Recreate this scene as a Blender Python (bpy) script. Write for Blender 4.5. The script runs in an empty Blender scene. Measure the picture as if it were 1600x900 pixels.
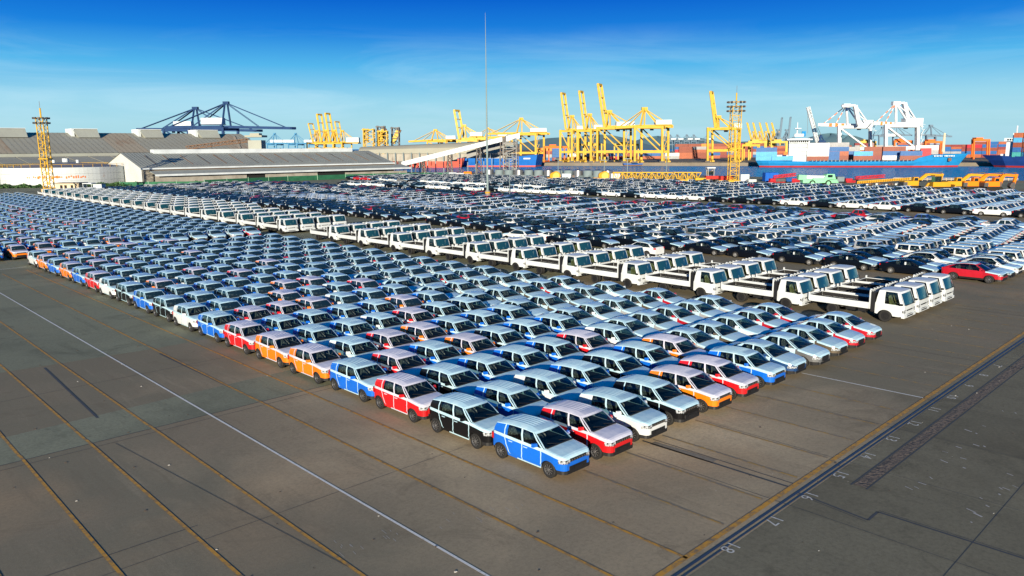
import bpy, math, random
import numpy as np
from mathutils import Matrix, Vector
random.seed(7)
C = bpy.context.scene.collection
PI = math.pi
# ------------------------------------------------------------------ camera
# world: +X runs away to the right of the picture, +Y away to the left, the parked cars face -Y; metres
CAM_H = 11.1
F_PX = 1197.0
V_Y = np.array([-375.0 - 800, 240.0 - 450, F_PX]); V_X = np.array([2060.0 - 800, 221.0 - 450, F_PX])
rY = V_Y / np.linalg.norm(V_Y); rX = V_X - V_X.dot(rY) * rY; rX /= np.linalg.norm(rX); rZ = np.cross(rX, rY)
ROT = np.stack([rX, rY, rZ])            # world axes seen from the camera
cam_d = bpy.data.cameras.new('camera'); cam = bpy.data.objects.new('camera', cam_d); C.objects.link(cam)
cam_d.sensor_width = 36; cam_d.lens = F_PX / 1600 * 36; cam_d.clip_start = .5; cam_d.clip_end = 60000
m = Matrix.Identity(4)
for i in range(3):
    m[i][0] = ROT[i][0]; m[i][1] = -ROT[i][1]; m[i][2] = -ROT[i][2]
m[2][3] = CAM_H
cam.matrix_world = m
bpy.context.scene.camera = cam

def spot(px, py, z=0.0):
    """where the sight line through a point of the photo (1600 wide) meets the level z"""
    d = ROT @ np.array([px - 800, py - 450, F_PX]); t = (z - CAM_H) / d[2]
    return float(d[0] * t), float(d[1] * t)
def seen(x, y, z=0.0):
    v = ROT.T @ np.array([x, y, z - CAM_H])
    if v[2] < 1: return None
    return 800 + F_PX * v[0] / v[2], 450 + F_PX * v[1] / v[2], v[2]
FWD = Vector((ROT[0][2], ROT[1][2], 0)).normalized()     # level view direction
RGT = Vector((FWD.y, -FWD.x, 0))                         # level, to the right of the picture

# ------------------------------------------------------------------ light
SUN_EL = math.radians(11.2); SUN_AZ = math.atan2(-.80, -.60)   # direction towards the sun (x = sin, y = cos)
sc = bpy.context.scene
sc.view_settings.view_transform = 'Standard'; sc.view_settings.look = 'None'
sc.view_settings.exposure = .78; sc.view_settings.gamma = 1
w = bpy.data.worlds.new('World'); sc.world = w; w.use_nodes = True
nt = w.node_tree; N = nt.nodes; L = nt.links
bg = N['Background']; bg.inputs[1].default_value = .065
sky = N.new('ShaderNodeTexSky'); sky.sky_type = 'NISHITA'; sky.sun_disc = False
sky.sun_elevation = SUN_EL; sky.sun_rotation = SUN_AZ
sky.air_density = 1.2; sky.dust_density = .4; sky.ozone_density = 3.0
hs = N.new('ShaderNodeHueSaturation'); hs.inputs['Saturation'].default_value = 1.45; hs.inputs['Value'].default_value = 1.0
L.new(sky.outputs[0], hs.inputs['Color'])
geo = N.new('ShaderNodeTexCoord'); mp = N.new('ShaderNodeMapping'); mp.inputs['Scale'].default_value = (1.3, 1.3, 11)
mp.inputs['Rotation'].default_value = (0.05, 0.03, .4)
L.new(geo.outputs['Generated'], mp.inputs[0])
nz = N.new('ShaderNodeTexNoise'); nz.inputs['Scale'].default_value = 2.2; nz.inputs['Detail'].default_value = 7; nz.inputs['Roughness'].default_value = .6; nz.inputs['Distortion'].default_value = .6
L.new(mp.outputs[0], nz.inputs['Vector'])
cr = N.new('ShaderNodeMapRange'); cr.inputs['From Min'].default_value = .44; cr.inputs['From Max'].default_value = .74; cr.inputs['To Max'].default_value = .5
L.new(nz.outputs[0], cr.inputs[0])
sep = N.new('ShaderNodeSeparateXYZ'); L.new(geo.outputs['Generated'], sep.inputs[0])
lo = N.new('ShaderNodeMapRange'); lo.inputs['From Min'].default_value = .15; lo.inputs['From Max'].default_value = .07; L.new(sep.outputs[2], lo.inputs[0])
mu = N.new('ShaderNodeMath'); mu.operation = 'MULTIPLY'; L.new(cr.outputs[0], mu.inputs[0]); L.new(lo.outputs[0], mu.inputs[1])
# clear blue deepening with height, as the sky in the photo does
rampin = N.new('ShaderNodeMapRange'); rampin.inputs['From Max'].default_value = .5; L.new(sep.outputs[2], rampin.inputs[0])
ramp = N.new('ShaderNodeValToRGB'); L.new(rampin.outputs[0], ramp.inputs[0])
e = ramp.color_ramp.elements
SKY = [(0.0, (.34, .60, .70)), (.06, (.37, .65, .745)), (.117, (.29, .61, .77)), (.20, (.075, .42, .76)), (.28, (.008, .20, .66)), (.37, (.000, .095, .55)), (.5, (.000, .095, .44)), (1.0, (.000, .095, .30))]
e[0].position = 0; e[0].color = (*SKY[0][1], 1); e[1].position = 1; e[1].color = (*SKY[-1][1], 1)
for p_, c_ in SKY[1:-1]:
    q_ = e.new(p_); q_.color = (*c_, 1)
sc10 = N.new('ShaderNodeVectorMath'); sc10.operation = 'SCALE'; sc10.inputs['Scale'].default_value = 10.0; L.new(ramp.outputs[0], sc10.inputs[0])
mx0 = N.new('ShaderNodeMixRGB'); mx0.inputs[0].default_value = .985; L.new(hs.outputs[0], mx0.inputs[1]); L.new(sc10.outputs[0], mx0.inputs[2])
mx = N.new('ShaderNodeMixRGB'); mx.inputs[2].default_value = (5.2, 7.6, 8.8, 1)
L.new(mu.outputs[0], mx.inputs[0]); L.new(mx0.outputs[0], mx.inputs[1]); L.new(mx.outputs[0], bg.inputs[0])
sd = bpy.data.lights.new('sun', 'SUN'); sd.energy = 5.0; sd.angle = math.radians(.5); sd.color = (1, .88, .68)
sun = bpy.data.objects.new('sun', sd); C.objects.link(sun)
to_sun = Vector((math.sin(SUN_AZ) * math.cos(SUN_EL), math.cos(SUN_AZ) * math.cos(SUN_EL), math.sin(SUN_EL)))
sun.rotation_euler = to_sun.to_track_quat('Z', 'Y').to_euler()
sc.cycles.max_bounces = 6; sc.cycles.diffuse_bounces = 3; sc.cycles.glossy_bounces = 3; sc.cycles.transmission_bounces = 3; sc.cycles.transparent_max_bounces = 6
sc.cycles.caustics_reflective = False; sc.cycles.caustics_refractive = False; sc.cycles.sample_clamp_indirect = 4

# ------------------------------------------------------------------ materials
MATS = {}
def mat(name, col=(.5, .5, .5), rough=.5, metal=0., coat=0., spec=.5, noise=None, bump=None, vary=0., emit=None, trans=False):
    """noise = (scale, colour2, lo, hi); bump = (scale, strength, distance)"""
    if name in MATS: return MATS[name]
    mt = bpy.data.materials.new(name); mt.use_nodes = True; n = mt.node_tree.nodes; l = mt.node_tree.links
    b = n['Principled BSDF']; b.inputs['Base Color'].default_value = (*col, 1); b.inputs['Roughness'].default_value = rough
    b.inputs['Metallic'].default_value = metal; b.inputs['Specular IOR Level'].default_value = spec
    if coat: b.inputs['Coat Weight'].default_value = coat; b.inputs['Coat Roughness'].default_value = .08
    if emit: b.inputs['Emission Color'].default_value = (*emit, 1); b.inputs['Emission Strength'].default_value = 1
    tc = n.new('ShaderNodeTexCoord')
    last = None
    if noise:
        s, c2, a, z = noise[:4]
        t = n.new('ShaderNodeTexNoise'); t.inputs['Scale'].default_value = s; t.inputs['Detail'].default_value = 6; t.inputs['Roughness'].default_value = .65
        if len(noise) > 4:
            q = n.new('ShaderNodeMapping'); q.inputs['Scale'].default_value = noise[4]; l.new(tc.outputs['Object'], q.inputs[0]); l.new(q.outputs[0], t.inputs['Vector'])
        else: l.new(tc.outputs['Object'], t.inputs['Vector'])
        r = n.new('ShaderNodeMapRange'); r.inputs['From Min'].default_value = a; r.inputs['From Max'].default_value = z; l.new(t.outputs[0], r.inputs[0])
        x = n.new('ShaderNodeMixRGB'); x.inputs[1].default_value = (*col, 1); x.inputs[2].default_value = (*c2, 1)
        l.new(r.outputs[0], x.inputs[0]); last = x.outputs[0]
    if vary:
        oi = n.new('ShaderNodeObjectInfo'); r = n.new('ShaderNodeMapRange'); r.inputs['To Min'].default_value = 1 - vary; r.inputs['To Max'].default_value = 1 + vary * .4; l.new(oi.outputs['Random'], r.inputs[0])
        x = n.new('ShaderNodeVectorMath'); x.operation = 'SCALE'; l.new(r.outputs[0], x.inputs['Scale'])
        if last: l.new(last, x.inputs[0])
        else: x.inputs[0].default_value = col
        last = x.outputs[0]
    if last: l.new(last, b.inputs['Base Color'])
    if bump:
        t = n.new('ShaderNodeTexNoise'); t.inputs['Scale'].default_value = bump[0]; t.inputs['Detail'].default_value = 4
        l.new(tc.outputs['Object'], t.inputs['Vector'])
        if len(bump) > 3:
            q = n.new('ShaderNodeMapping'); q.inputs['Scale'].default_value = bump[3]; l.new(tc.outputs['Object'], q.inputs[0]); l.new(q.outputs[0], t.inputs['Vector'])
        u = n.new('ShaderNodeBump'); u.inputs['Strength'].default_value = bump[1]; u.inputs['Distance'].default_value = bump[2]
        l.new(t.outputs[0], u.inputs['Height']); l.new(u.outputs[0], b.inputs['Normal'])
    if trans:
        g = n.new('ShaderNodeBsdfTransparent'); g.inputs[0].default_value = (*trans, 1)
        gl = n.new('ShaderNodeBsdfGlossy'); gl.inputs['Roughness'].default_value = .03
        lw = n.new('ShaderNodeLayerWeight'); pw = n.new('ShaderNodeMath'); pw.operation = 'POWER'; pw.inputs[1].default_value = 4; l.new(lw.outputs['Facing'], pw.inputs[0])
        fr = n.new('ShaderNodeMapRange'); fr.inputs['To Min'].default_value = .06; l.new(pw.outputs[0], fr.inputs[0])
        ms = n.new('ShaderNodeMixShader'); l.new(fr.outputs[0], ms.inputs[0]); l.new(g.outputs[0], ms.inputs[1]); l.new(gl.outputs[0], ms.inputs[2])
        l.new(ms.outputs[0], n['Material Output'].inputs[0])
    MATS[name] = mt
    return mt
def paint(name, col, **k): return mat(name, col, rough=.35, coat=.35, vary=.12, noise=(1.6, tuple(c * .85 for c in col), .45, .75), **k)
paint('paint_blue', (.004, .125, .60)); paint('paint_red', (.58, .008, .012)); paint('paint_orange', (.83, .20, .006)); paint('paint_white', (.66, .69, .70))
mat('paint_black', (.005, .005, .006), rough=.3, spec=.35); paint('paint_navy', (.012, .05, .15)); paint('paint_grey', (.16, .165, .17), metal=.3); paint('paint_bronze', (.15, .12, .085), metal=.4)
paint('paint_crimson', (.40, .008, .02)); paint('paint_silver', (.5, .52, .54), metal=.4); mat('paint_dark', (.0025, .004, .008), rough=.25, spec=.3); paint('paint_deep_blue', (.008, .03, .22))
for n_, c_, d_ in (('film', (.47, .66, .74), (.34, .56, .68)), ('film_warm', (.60, .60, .69), (.48, .49, .60))): mat(n_, c_, rough=.24, coat=.55, spec=.6, vary=.10, bump=(7, .35, .02), noise=(3, d_, .4, .75))
mat('glass', (.008, .018, .022), rough=.05, spec=.8, noise=(3.2, (.085, .12, .12), .56, .72)); mat('clear_glass', trans=(.42, .50, .48)); mat('tint_glass', trans=(.25, .30, .30))  # pale patches in 'glass' are painted reflections of the seats
mat('teal_glass', (.008, .045, .06), rough=.05, spec=.9, noise=(2.6, (.10, .16, .15), .55, .72))
mat('rubber', (.006, .006, .006), rough=.75, noise=(20, (.018, .017, .016), .4, .7)); mat('plastic_black', (.008, .008, .009), rough=.55)
mat('alloy', (.34, .34, .35), rough=.35, metal=.8); mat('alloy_bright', (.62, .62, .60), rough=.4, metal=.5); mat('chrome', (.7, .7, .7), rough=.15, metal=1)
mat('lamp_glass', (.42, .45, .48), rough=.12, spec=.9, noise=(11, (.03, .03, .035), .48, .56)); mat('tail_red', (.45, .01, .01), rough=.2)
mat('seat', (.10, .10, .10), rough=.6, noise=(12, (.45, .47, .44), .52, .62)); mat('cab_seat', (.30, .27, .10), rough=.5, noise=(6, (.55, .60, .42), .5, .62))
mat('bed_floor', (.007, .007, .008), rough=.6, noise=(3, (.016, .015, .015), .4, .7)); mat('truck_white', (.58, .62, .64), rough=.4, coat=.2, vary=.08, noise=(1.2, (.46, .49, .49), .48, .8))
mat('concrete', (.21, .19, .165), rough=.9)

# ------------------------------------------------------------------ mesh helpers
class M:
    def __init__(s): s.v = []; s.f = []; s.m = []; s.mats = []; s.sm = []
    def mi(s, k):
        if k not in s.mats: s.mats.append(k)
        return s.mats.index(k)
    def face(s, idx, k, smooth=False): s.f.append(tuple(idx)); s.m.append(s.mi(k)); s.sm.append(smooth)
    def poly(s, pts, k, smooth=False):
        b = len(s.v); s.v += [tuple(p) for p in pts]; s.face(range(b, b + len(pts)), k, smooth)
    def grid(s, rows, k, smooth=True, flip=False):
        """rows: list of equal-length point lists"""
        b = len(s.v); n = len(rows[0])
        for r in rows: s.v += [tuple(p) for p in r]
        for i in range(len(rows) - 1):
            for j in range(n - 1):
                q = (b + i * n + j, b + i * n + j + 1, b + (i + 1) * n + j + 1, b + (i + 1) * n + j)
                s.face(q[::-1] if flip else q, k, smooth)
    def hull8(s, p, k):
        """p: 4 bottom points ccw then 4 top points"""
        b = len(s.v); s.v += [tuple(q) for q in p]
        for f in ((3, 2, 1, 0), (4, 5, 6, 7), (0, 1, 5, 4), (1, 2, 6, 5), (2, 3, 7, 6), (3, 0, 4, 7)): s.face([b + i for i in f], k)
    def box(s, c, d, k, rz=0.):
        x, y, z = c; a, b_, h = d[0] / 2, d[1] / 2, d[2] / 2; cs, sn = math.cos(rz), math.sin(rz)
        P = [(x + cs * i - sn * j, y + sn * i + cs * j) for i, j in ((-a, -b_), (a, -b_), (a, b_), (-a, b_))]
        s.hull8([(p[0], p[1], z - h) for p in P] + [(p[0], p[1], z + h) for p in P], k)
    def lo(s, x0, y0, z0, x1, y1, z1, k): s.box(((x0 + x1) / 2, (y0 + y1) / 2, (z0 + z1) / 2), (abs(x1 - x0), abs(y1 - y0), abs(z1 - z0)), k)
    def prism(s, pts, z0, z1, k):
        """pts: plan polygon ccw"""
        n = len(pts); b = len(s.v); s.v += [(p[0], p[1], z0) for p in pts] + [(p[0], p[1], z1) for p in pts]
        s.face([b + n - 1 - i for i in range(n)], k); s.face([b + n + i for i in range(n)], k)
        for i in range(n): j = (i + 1) % n; s.face((b + i, b + j, b + n + j, b + n + i), k)
    def beam(s, p, q, a, k, b=None):
        p = Vector(p); q = Vector(q); d = q - p
        if d.length < 1e-6: return
        d.normalize(); u = d.cross(Vector((0, 0, 1)))
        if u.length < .01: u = Vector(RGT)
        u.normalize(); v = u.cross(d); b = b or a
        u = u * a / 2; v = v * b / 2
        s.hull8([p - u - v, p + u - v, q + u - v, q - u - v, p - u + v, p + u + v, q + u + v, q - u + v], k)
    def tube(s, p, q, r, k, n=8, r2=None, caps=True):
        p = Vector(p); q = Vector(q); d = (q - p).normalized(); u = d.cross(Vector((0, 0, 1)))
        if u.length < .01: u = Vector((1, 0, 0))
        u.normalize(); v = d.cross(u); r2 = r if r2 is None else r2
        b = len(s.v)
        for c_, rr in ((p, r), (q, r2)):
            for i in range(n): a = 2 * PI * i / n; s.v.append(tuple(c_ + u * (rr * math.cos(a)) + v * (rr * math.sin(a))))
        for i in range(n): j = (i + 1) % n; s.face((b + i, b + n + i, b + n + j, b + j)[::-1], k, True)
        if caps: s.face([b + n - 1 - i for i in range(n)][::-1], k); s.face([b + n + i for i in range(n)], k)
    def lattice(s, p, q, w_, h_, n, k, t=.15, up=(0, 0, 1), diag=True):
        """four chords and bracing between p and q"""
        p = Vector(p); q = Vector(q); d = q - p; u = d.cross(Vector(up)).normalized(); v = u.cross(d).normalized()
        o = [u * (a * w_ / 2) + v * (b * h_ / 2) for a, b in ((-1, -1), (1, -1), (1, 1), (-1, 1))]
        for c_ in o: s.beam(p + c_, q + c_, t, k)
        for i in range(n):
            a = p + d * (i / n); b = p + d * ((i + 1) / n)
            for j in range(4):
                c0, c1 = o[j], o[(j + 1) % 4]
                s.beam(a + c0, a + c1, t * .7, k)
                if diag: s.beam(a + (c0 if i % 2 else c1), b + (c1 if i % 2 else c0), t * .7, k)
    def add(s, o, dx=0, dy=0, dz=0):
        b = len(s.v); s.v += [(x + dx, y + dy, z + dz) for x, y, z in o.v]
        for f, m_, sm in zip(o.f, o.m, o.sm): s.face([b + i for i in f], o.mats[m_], sm)
    def mirror_x(s):
        o = M(); o.v = [(-x, y, z) for x, y, z in s.v]; o.f = [f[::-1] for f in s.f]; o.m = list(s.m); o.mats = list(s.mats); o.sm = list(s.sm); return o
    def mesh(s, name, org=(0, 0, 0), sub=None, sharp=.6):
        me = bpy.data.meshes.new(name)
        v = s.v if tuple(org) == (0, 0, 0) else [(x - org[0], y - org[1], z - org[2]) for x, y, z in s.v]
        me.from_pydata(v, [], s.f)
        for k in s.mats: me.materials.append(MATS[(sub or {}).get(k, k)])
        me.polygons.foreach_set('material_index', s.m); me.polygons.foreach_set('use_smooth', s.sm)
        if any(s.sm):
            try: me.set_sharp_from_angle(angle=sharp)
            except Exception: pass
        me.update(); return me

def link(name, me, parent=None, loc=(0, 0, 0)):
    o = bpy.data.objects.new(name, me); C.objects.link(o); o.location = loc
    if parent: o.parent = parent
    return o
def tag(o, label, cat, group=None, kind=None):
    o['label'] = label
    if cat: o['category'] = cat
    if group: o['group'] = group
    if kind: o['kind'] = kind
    return o
def thing(name, label, cat, loc=(0, 0, 0), rz=0, group=None):
    o = bpy.data.objects.new(name, None); C.objects.link(o); o.location = loc; o.rotation_euler = (0, 0, rz); o.empty_display_size = .1
    return tag(o, label, cat, group)
def part(name, mm, root, label=None, stuff=False):
    """mm holds world coordinates; root (or its parent) sits unrotated"""
    org = Vector(root.location); p = root.parent
    while p: org += Vector(p.location); p = p.parent
    o = link(name, mm.mesh(name, tuple(org)), root)
    if label: o['label'] = label
    if stuff: o['kind'] = 'stuff'
    return o
def struct(name, mm, label=None):
    o = link(name, mm.mesh(name)); o['kind'] = 'structure'
    if label: o['label'] = label
    return o

# ================================================================== THE SETTING: ground, water, hills
WATER_Z = -1.7
def ground_material(name, base, dark, red, scale=1., rough=.9, streak=True, zone=None):
    mt = bpy.data.materials.new(name); mt.use_nodes = True; n = mt.node_tree.nodes; l = mt.node_tree.links; b = n['Principled BSDF']
    tc = n.new('ShaderNodeTexCoord')
    def noise(sc_, det=5, vec=None, rough=.6, dist=0):
        t = n.new('ShaderNodeTexNoise'); t.inputs['Scale'].default_value = sc_; t.inputs['Detail'].default_value = det; t.inputs['Roughness'].default_value = rough; t.inputs['Distortion'].default_value = dist
        l.new(vec or tc.outputs['Object'], t.inputs['Vector']); return t.outputs[0]
    def rng(o, a, z, x=0., y=1.):
        r = n.new('ShaderNodeMapRange'); r.inputs['From Min'].default_value = a; r.inputs['From Max'].default_value = z; r.inputs['To Min'].default_value = x; r.inputs['To Max'].default_value = y; l.new(o, r.inputs[0]); return r.outputs[0]
    def mix(f, a, c2, mode='MIX'):
        x = n.new('ShaderNodeMixRGB'); x.blend_type = mode
        l.new(f, x.inputs[0]) if hasattr(f, 'links') or not isinstance(f, float) else None
        if isinstance(f, float): x.inputs[0].default_value = f
        l.new(a, x.inputs[1]) if not isinstance(a, tuple) else setattr(x.inputs[1], 'default_value', (*a, 1))
        l.new(c2, x.inputs[2]) if not isinstance(c2, tuple) else setattr(x.inputs[2], 'default_value', (*c2, 1))
        return x.outputs[0]
    if zone:      # paler, dustier concrete where the cars stand, darkened away from them by painted-in lens falloff
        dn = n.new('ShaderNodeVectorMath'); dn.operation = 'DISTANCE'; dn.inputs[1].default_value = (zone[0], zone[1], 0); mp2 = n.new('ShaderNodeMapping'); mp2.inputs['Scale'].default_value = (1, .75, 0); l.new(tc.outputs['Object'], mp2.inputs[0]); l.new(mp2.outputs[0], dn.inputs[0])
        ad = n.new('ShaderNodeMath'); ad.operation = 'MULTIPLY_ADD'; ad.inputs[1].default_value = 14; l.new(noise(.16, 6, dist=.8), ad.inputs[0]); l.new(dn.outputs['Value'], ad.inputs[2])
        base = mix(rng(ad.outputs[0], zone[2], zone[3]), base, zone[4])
    c = mix(rng(noise(.11 * scale, 6, dist=.6), .46, .74), base, dark)
    c = mix(rng(noise(.05 * scale, 4), .52, .7, 0, .7), c, red)
    c = mix(rng(noise(.5 * scale, 8, rough=.72), .53, .76, 0, .6), c, dark)
    c = mix(rng(noise(.27 * scale, 8, rough=.7, dist=1.2), .56, .70, 0, .55), c, tuple(v * .55 for v in dark))
    if streak:
        mpp = n.new('ShaderNodeMapping'); mpp.inputs['Scale'].default_value = (1.1, .12, 1); l.new(tc.outputs['Object'], mpp.inputs[0])
        c = mix(rng(noise(1.0, 6, mpp.outputs[0], .7), .58, .74, 0, .30), c, tuple(v * 1.9 for v in dark))
    c = mix(rng(noise(7, 4, rough=.85), .42, .68, 0, .42), c, tuple(v * .6 for v in dark))
    c = mix(rng(noise(26, 2, rough=.8), .52, .72, 0, .35), c, tuple(v * 1.5 for v in tuple(dark)))
    if streak:      # each cast slab a shade of its own
        sub_ = n.new('ShaderNodeVectorMath'); sub_.operation = 'ADD'; sub_.inputs[1].default_value = (-12.33 + 46.6, -10.6 + 104, 0); l.new(tc.outputs['Object'], sub_.inputs[0])
        sn = n.new('ShaderNodeVectorMath'); sn.operation = 'SNAP'; sn.inputs[1].default_value = (4.66, 10.4, 50); l.new(sub_.outputs[0], sn.inputs[0])
        wn = n.new('ShaderNodeTexWhiteNoise'); l.new(sn.outputs[0], wn.inputs['Vector']); c = mix(rng(wn.outputs['Value'], 0, 1, 0, .30), c, tuple(v * .75 for v in dark))
        c = mix(rng(noise(1.0, 5, mpp.outputs[0], .75), .30, .44, .35, 0), c, tuple(v * .6 for v in dark))
    c = mix(rng(noise(2.2, 3), .74, .76, 0, .8), c, tuple(v * .3 for v in dark))
    l.new(c, b.inputs['Base Color']); b.inputs['Roughness'].default_value = rough; b.inputs['Specular IOR Level'].default_value = .08
    u = n.new('ShaderNodeBump'); u.inputs['Strength'].default_value = .35; u.inputs['Distance'].default_value = .02
    l.new(noise(14, 5, rough=.8), u.inputs['Height']); l.new(u.outputs[0], b.inputs['Normal'])
    MATS[name] = mt
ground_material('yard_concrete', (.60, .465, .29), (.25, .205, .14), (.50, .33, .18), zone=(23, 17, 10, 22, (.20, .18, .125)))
ground_material('yard_apron', (.205, .188, .13), (.115, .105, .075), (.20, .17, .11))
ground_material('yard_asphalt', (.255, .26, .18), (.14, .145, .105), (.23, .21, .14))
ground_material('quay_concrete', (.24, .205, .16), (.15, .13, .10), (.25, .19, .13), .3)
mat('line_yellow', (.48, .24, .025), rough=.8, noise=(4, (.17, .125, .07), .44, .66)); mat('line_white', (.62, .62, .58), rough=.8, noise=(6, (.3, .28, .25), .52, .72))
mat('line_faded', (.36, .22, .05), rough=.85, noise=(2.2, (.20, .165, .12), .40, .55)); mat('joint', (.05, .055, .06), rough=.8); mat('rail_steel', (.05, .07, .10), rough=.45, metal=.3)
mat('rubble', (.16, .12, .085), rough=.95, noise=(6, (.05, .045, .04), .45, .6), bump=(8, .8, .05)); mat('chalk', (.36, .35, .33), rough=.9)

CO = [spot(1800, 288), spot(1590, 282), spot(1400, 280), spot(1200, 278), spot(1000, 272.5), spot(850, 271), spot(700, 270), spot(610, 268)]
land = M()
pts = CO + [(CO[-1][0] + 10, 420), (CO[-1][0] + 60, 1100), (-500, 1100), (-500, -200), (CO[0][0], -200)]
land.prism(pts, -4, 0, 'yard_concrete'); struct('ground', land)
a = M(); far_y = 400
def sheet(mm, pts, z, k): mm.poly([(x, y, z) for x, y in pts], k)
sheet(a, [(-200, 45), (7.3, 45.3), (14.7, 44.6), (19, 44.8), (64, 44.8), (64, 300), (60, 640), (-200, 640)], .004, 'yard_asphalt')
sheet(a, [(-30, 31.5), (17.7, 31.5), (45, 31.6), (45, 35.3), (16.2, 35.1), (5.3, 34.6), (-30, 34.2)], .004, 'yard_asphalt')
sheet(a, [(-30, -60), (160, -60), (160, 10.75), (10, 10.05), (-30, 9.9)], .004, 'yard_apron')
sheet(a, [(64, 50), (260, 50), (260, 255), (64, 300)], .004, 'yard_asphalt'); struct('asphalt', a)
j = M()
def strip(mm, p, q, wd, z, k):
    p = Vector((*p, 0)); q = Vector((*q, 0)); d = (q - p).normalized(); u = Vector((-d.y, d.x, 0)) * wd / 2
    mm.poly([(v.x, v.y, z) for v in (p - u, q - u, q + u, p + u)], k)
for p, q, wd in [((9.2, 44.7), (8.8, 34.4), .10), ((14.5, 43.3), (14.6, 34.4), .10), ((-30, 31.42), (45, 31.5), .06), ((-30, 30.9), (45, 31.0), .04), ((8.4, 30.8), (10.6, 11), .02), ((-30, 39.6), (17, 39.9), .04), ((22.9, 16.6), (23.0, 10.6), .09), ((23.3, 16.4), (23.35, 10.7), .04),
                 ((22.8, 10.4), (22.5, 8.0), .07), ((22.5, 8.0), (23.25, 8.0), .08), ((23.25, 8.0), (23.3, -9), .08), ((22.68, 10.4), (22.38, 8.0), .025), ((23.37, 8.0), (23.42, -9), .025), ((24.6, 9.38), (110, 9.75), .06), ((24.6, 8.88), (110, 9.1), .05), ((8, 22), (-12, 22.3), .03), ((44, 16), (44.2, -9), .05), ((58, 16), (58.2, -9), .05)]:
    strip(j, p, q, wd, .009, 'joint')
for k in range(-4, 12):
    x = 12.36 + 4.66 * k
    if x > 18: strip(j, (x + .09, -9), (x + .09, 31.4 if x < 18 else 16), .018, .0085, 'joint')
for y in (21.0,): strip(j, (-20, y), (17.6, y), .02, .0085, 'joint')
for y in (0.2, 5.4): strip(j, (6, y), (80, y), .02, .0085, 'joint')
struct('slab_joint', j)
r = M(); strip(r, (12, 10.33), (110, 10.62), .09, .013, 'rail_steel'); strip(r, (12, 10.16), (110, 10.45), .06, .013, 'rail_steel'); struct('rail_channel', r)
r = M(); strip(r, (24.7, 9.13), (110, 9.42), .40, .009, 'rubble'); strip(r, (22.98, 16.2), (23.1, 13.6), .34, .009, 'quay_concrete'); struct('broken_trench', r)
ln = M()
strip(ln, (12.33, 10.6), (12.33, 250), .085, .012, 'line_white'); strip(ln, (35.7, 16.4), (35.8, 10.75), .09, .012, 'line_white')
for x in (5.44, 7.68, 10.0, 14.63, 16.8):
    y0 = 10.6
    strip(ln, (x, y0), (x + .02, 32), .10, .012, 'line_yellow'); strip(ln, (x, 32), (x, 83 if x < 16 else 84), .10, .012, 'line_yellow')
for x in (3.1, .8): strip(ln, (x, 10.6), (x, 83), .10, .012, 'line_yellow')
for k in range(1, 24):
    if k != 8: strip(ln, (16.85 + 2.35 * k, 10.9), (16.85 + 2.35 * k, 16.4), .09, .012, 'line_faded')
strip(ln, (10, 10.62), (110, 11.05), .17, .012, 'line_yellow')
strip(ln, (6, 86), (17.3, 86.3), .12, .012, 'line_white'); strip(ln, (8, 91), (16.5, 91), .12, .012, 'line_yellow')
struct('painted_line', ln)
ck = M(); rr = random.Random(3)
for _ in range(90):
    t = rr.random(); x = 24 + t * 40 + rr.gauss(0, .5); y = rr.choice([7.7, 7.7, 5.9, 5.6]) - t * .4 + rr.gauss(0, .22)
    strip(ck, (x, y), (x + rr.uniform(.02, .12), y + rr.uniform(.05, .3)), rr.uniform(.02, .07), .011, 'chalk')
for _ in range(26):
    x = 16 - rr.random() * 6; y = 14.2 + (22 - x) * .3 + rr.gauss(0, .25); strip(ck, (x, y), (x + .03, y + rr.uniform(.1, .35)), .012, .011, 'chalk')
o = struct('scuff_mark', ck)
rr = random.Random(5); st = M(); mat('leaf_litter', (.07, .05, .035), rough=.9); mat('pebble', (.4, .38, .34), rough=.9)
for _ in range(420):
    x = rr.uniform(3, 60); y = rr.uniform(2, 60)
    if 17 < x < 62 and y > 15.5: continue
    k = rr.random(); s_ = rr.uniform(.012, .045)
    st.hull8([(x - s_, y - s_ * .6, .0), (x + s_, y - s_ * .8, .0), (x + s_ * .7, y + s_, .0), (x - s_ * .8, y + s_ * .7, .0), (x - s_ * .6, y - s_ * .3, s_ * .5), (x + s_ * .6, y - s_ * .4, s_ * .6), (x + s_ * .4, y + s_ * .5, s_ * .5), (x - s_ * .4, y + s_ * .4, s_ * .6)], 'pebble' if k < .3 else 'leaf_litter')
tag(link('litter', st.mesh('litter')), 'scattered pebbles and dry litter on the open concrete', 'litter', kind='stuff')
# painted bay numbers, read from the side of the cars
for i in range(18, 6, -1):
    cu = bpy.data.curves.new('t', 'FONT'); cu.body = str(i); cu.size = .58; cu.align_x = 'CENTER'; cu.align_y = 'CENTER'; cu.resolution_u = 2; cu.space_character = 1.15
    to = bpy.data.objects.new('t', cu); C.objects.link(to); dg = bpy.context.evaluated_depsgraph_get()
    me = bpy.data.meshes.new_from_object(to.evaluated_get(dg)); bpy.data.objects.remove(to)
    me.materials.clear(); me.materials.append(mat('number_white', (.50, .50, .46), rough=.9, noise=(7, (.22, .21, .18), .5, .68)))
    o = link('bay_number', me, None, (18.15 + (18 - i) * 2.335, 10.0 - (18 - i) * .002 + .1 * (i > 17) - .02, .015)); o.rotation_euler = (0, 0, PI); o['kind'] = 'structure'

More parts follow.
